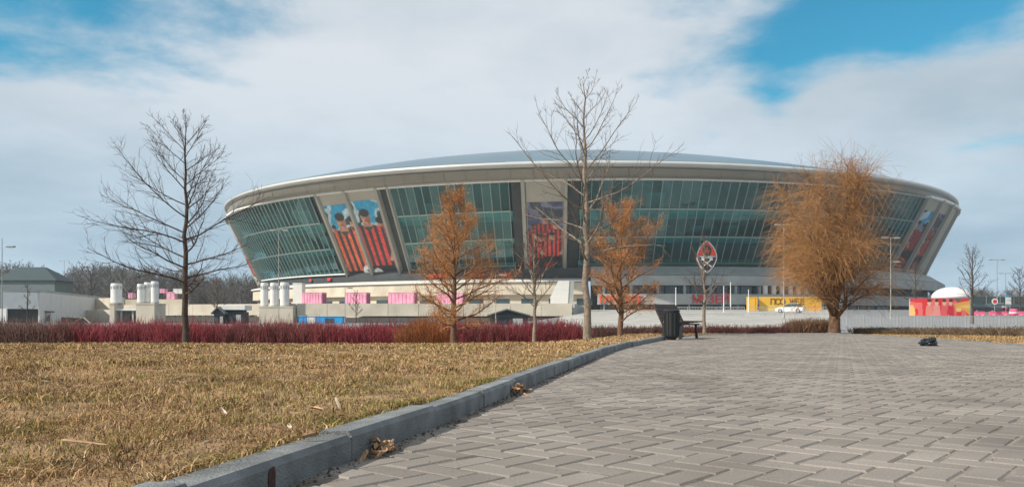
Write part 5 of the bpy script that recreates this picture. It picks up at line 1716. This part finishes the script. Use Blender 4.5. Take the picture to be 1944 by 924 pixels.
LL = [(640, 762, 1, 1.2, 'pale curled leaf standing up in the grass near the middle of the kerb'), (424, 776, 1, .9, 'small whitish leaf in the grass left of centre'),
      (395, 832, 1, .9, 'flat pale leaf lying close to the near kerb'), (525, 803, 0, .9, 'brownish curled leaf in the greener grass patch'), (548, 802, 1, .8, 'pale leaf beside the brownish curled leaf'),
      (85, 722, 1, .9, 'greyish leaf on the left lawn'), (135, 730, 0, .9, 'upright dry leaf on the left lawn'), (600, 770, 0, 1.1, 'flat dry leaf left of the pale standing leaf'),
      (650, 782, 0, 1.0, 'dry leaf just below the pale standing leaf'), (35, 805, 1, .8, 'grey leaf near the left edge of the lawn'), (585, 820, 0, .9, 'pinkish dry leaf against the kerb top'),
      (465, 742, 0, .9, 'dark dry leaf in the middle of the lawn'), (720, 730, 1, .9, 'pale leaf in the grass near the kerb bend'), (845, 690, 1, 1.0, 'tiny pale leaf far along the kerb')]
for i, (px, py, pale, sc, lab) in enumerate(LL):
    x, y = ground_hit(px, py)
    me = (LEAFP if pale else LEAF)[i % (3 if pale else 5)]
    o_ = link('dry_leaf', me, None, None, (x, y, float(lawn_z(x, y)) + .022), (rng.uniform(-.5, .5), rng.uniform(-.6, .2) - (.7 if i == 0 else 0), rng.uniform(0, 6.28)))
    sc *= .62
    o_.scale = (sc, sc, sc)
    tag(o_, lab, 'leaf', 'dry leaves on the lawn')
# forked dry twig on the lawn
x, y = ground_hit(160, 838)
root = thing('dry_twig', 'forked pinkish dry twig lying on the near left lawn', 'twig', (x, y, float(lawn_z(x, y)) + .028), .0)
MB().bar((-.065, .02, .012), (.0, -.004, .010), .0042, 6, .0040).bar((.0, -.004, .010), (.065, -.012, .004), .0040, 6, .0022).build('stem', M_dry, root)
MB().bar((.025, -.006, .008), (.03, -.05, .004), .003, 5, .0015).build('side_shoot', M_dry, root)
# leaf heaps caught against the kerb
def leaf_heap(px, py, n_, label, spread, seed, tall=.05):
    rr_ = np.random.default_rng(seed)
    d = CAMZ * F / (py - 612); x = X(px, d)
    root = thing('leaf_heap', label, 'leaf heap', (x, d, 0), 0)
    for i in range(n_):
        a = rr_.normal(0, spread, 2)
        lx = a[0] * .45 + .03; ly_ = a[1]
        wx, wy = x + lx, d + ly_
        k0 = float(kerb_x(wy)) + .012
        if wx < k0 + .01: lx += (k0 + .01 - wx)
        h = tall * math.exp(-(lx ** 2 + ly_ ** 2) / (spread ** 2 * 1.6)) * rr_.random()
        o_ = link('leaf', LEAF[i % 5], None, root, (lx, ly_, h + .002), (rr_.uniform(-.8, .8), rr_.uniform(-.8, .8), rr_.uniform(0, 6.28)))
        s = rr_.uniform(.30, .72); o_.scale = (s, s, s)
leaf_heap(962, 746, 34, 'heap of dry brown leaves caught against the kerb near the centre', .085, 3, .075)
leaf_heap(703, 858, 26, 'dark heap of leaf litter at the foot of the near kerb', .05, 4, .035)
# scattered crumbs of soil and leaf in the joints near the kerb: too many to count
N = 1500
y = np.concatenate([rng.uniform(1.6, 9, N // 2), rng.uniform(1.8, 12, N // 2)])
x = np.concatenate([kerb_x(y[:N // 2]) + .012 + np.abs(rng.normal(0, .03, N // 2)), kerb_x(y[N // 2:]) + rng.uniform(0.02, 5, N // 2)])
ok = np.ones(N, bool)
a = rng.uniform(0, 6.28, N); s = rng.uniform(.002, .008, N); s[N // 2:] *= .55
C = np.stack([x, y, np.full(N, .001)], 1)
e1 = np.stack([np.cos(a), np.sin(a), np.zeros(N)], 1) * s[:, None]; e2 = np.stack([-np.sin(a), np.cos(a), np.zeros(N)], 1) * s[:, None] * .6
upv = np.array([0, 0, 1.0]) * (s * rng.uniform(.5, 1.2, N))[:, None]
V = np.stack([C - e1, C + e2, C + e1, C - e2, C + upv], 1).reshape(-1, 3)
i = np.arange(N) * 5
Fc = np.concatenate([np.stack([i + p, i + q, i + 4], 1) for p, q in ((0, 3), (3, 2), (2, 1), (1, 0))])
tag(link('leaf_crumbs', np_mesh('leaf_crumbs', V, [Fc]), mat('crumb', (.07, .045, .03), .95)), 'dark crumbs of soil and leaf scattered on the paving', 'debris', kind='stuff')
# red paint mark on the kerb face
py_ = 1.93
k0 = np.array([kerb_x(py_), py_]); dd = np.array([kerb_x(py_ + .02), py_ + .02]) - k0; dd /= np.linalg.norm(dd); nn = np.array([dd[1], -dd[0]])
V = []
for f, g in ((-.5, .012), (.45, .008), (.5, .045), (.3, .062), (-.2, .060), (-.45, .05)):
    p = k0 + dd * f * .035 + nn * .0055
    V.append((p[0], p[1], g))
tag(link('paint_mark', np_mesh('paint_mark', np.array(V), [np.array([[0, 1, 2, 3, 4, 5]])]), mat('old_red_paint', (.06, .026, .024), .9, var=.4, scale=60)), 'small faded red paint mark on the near kerb face', 'paint mark')

# ------------------------------------------------------------------ the hazy winter air
mh = bpy.data.materials.new('haze_air'); mh.use_nodes = True
n_ = mh.node_tree.nodes; n_.remove(n_['Principled BSDF'])
pv = n_.new('ShaderNodeVolumePrincipled')
pv.inputs['Color'].default_value = (0.80, 0.90, 0.97, 1)
pv.inputs['Density'].default_value = 0.00028
pv.inputs['Anisotropy'].default_value = 0.0
mh.node_tree.links.new(pv.outputs[0], n_['Material Output'].inputs['Volume'])
hz_o = MB().box(-520, 520, -30, 700, -2.2, 60).build('haze', mh)
tag(hz_o, 'thin pale winter haze in the air', 'haze', kind='stuff')
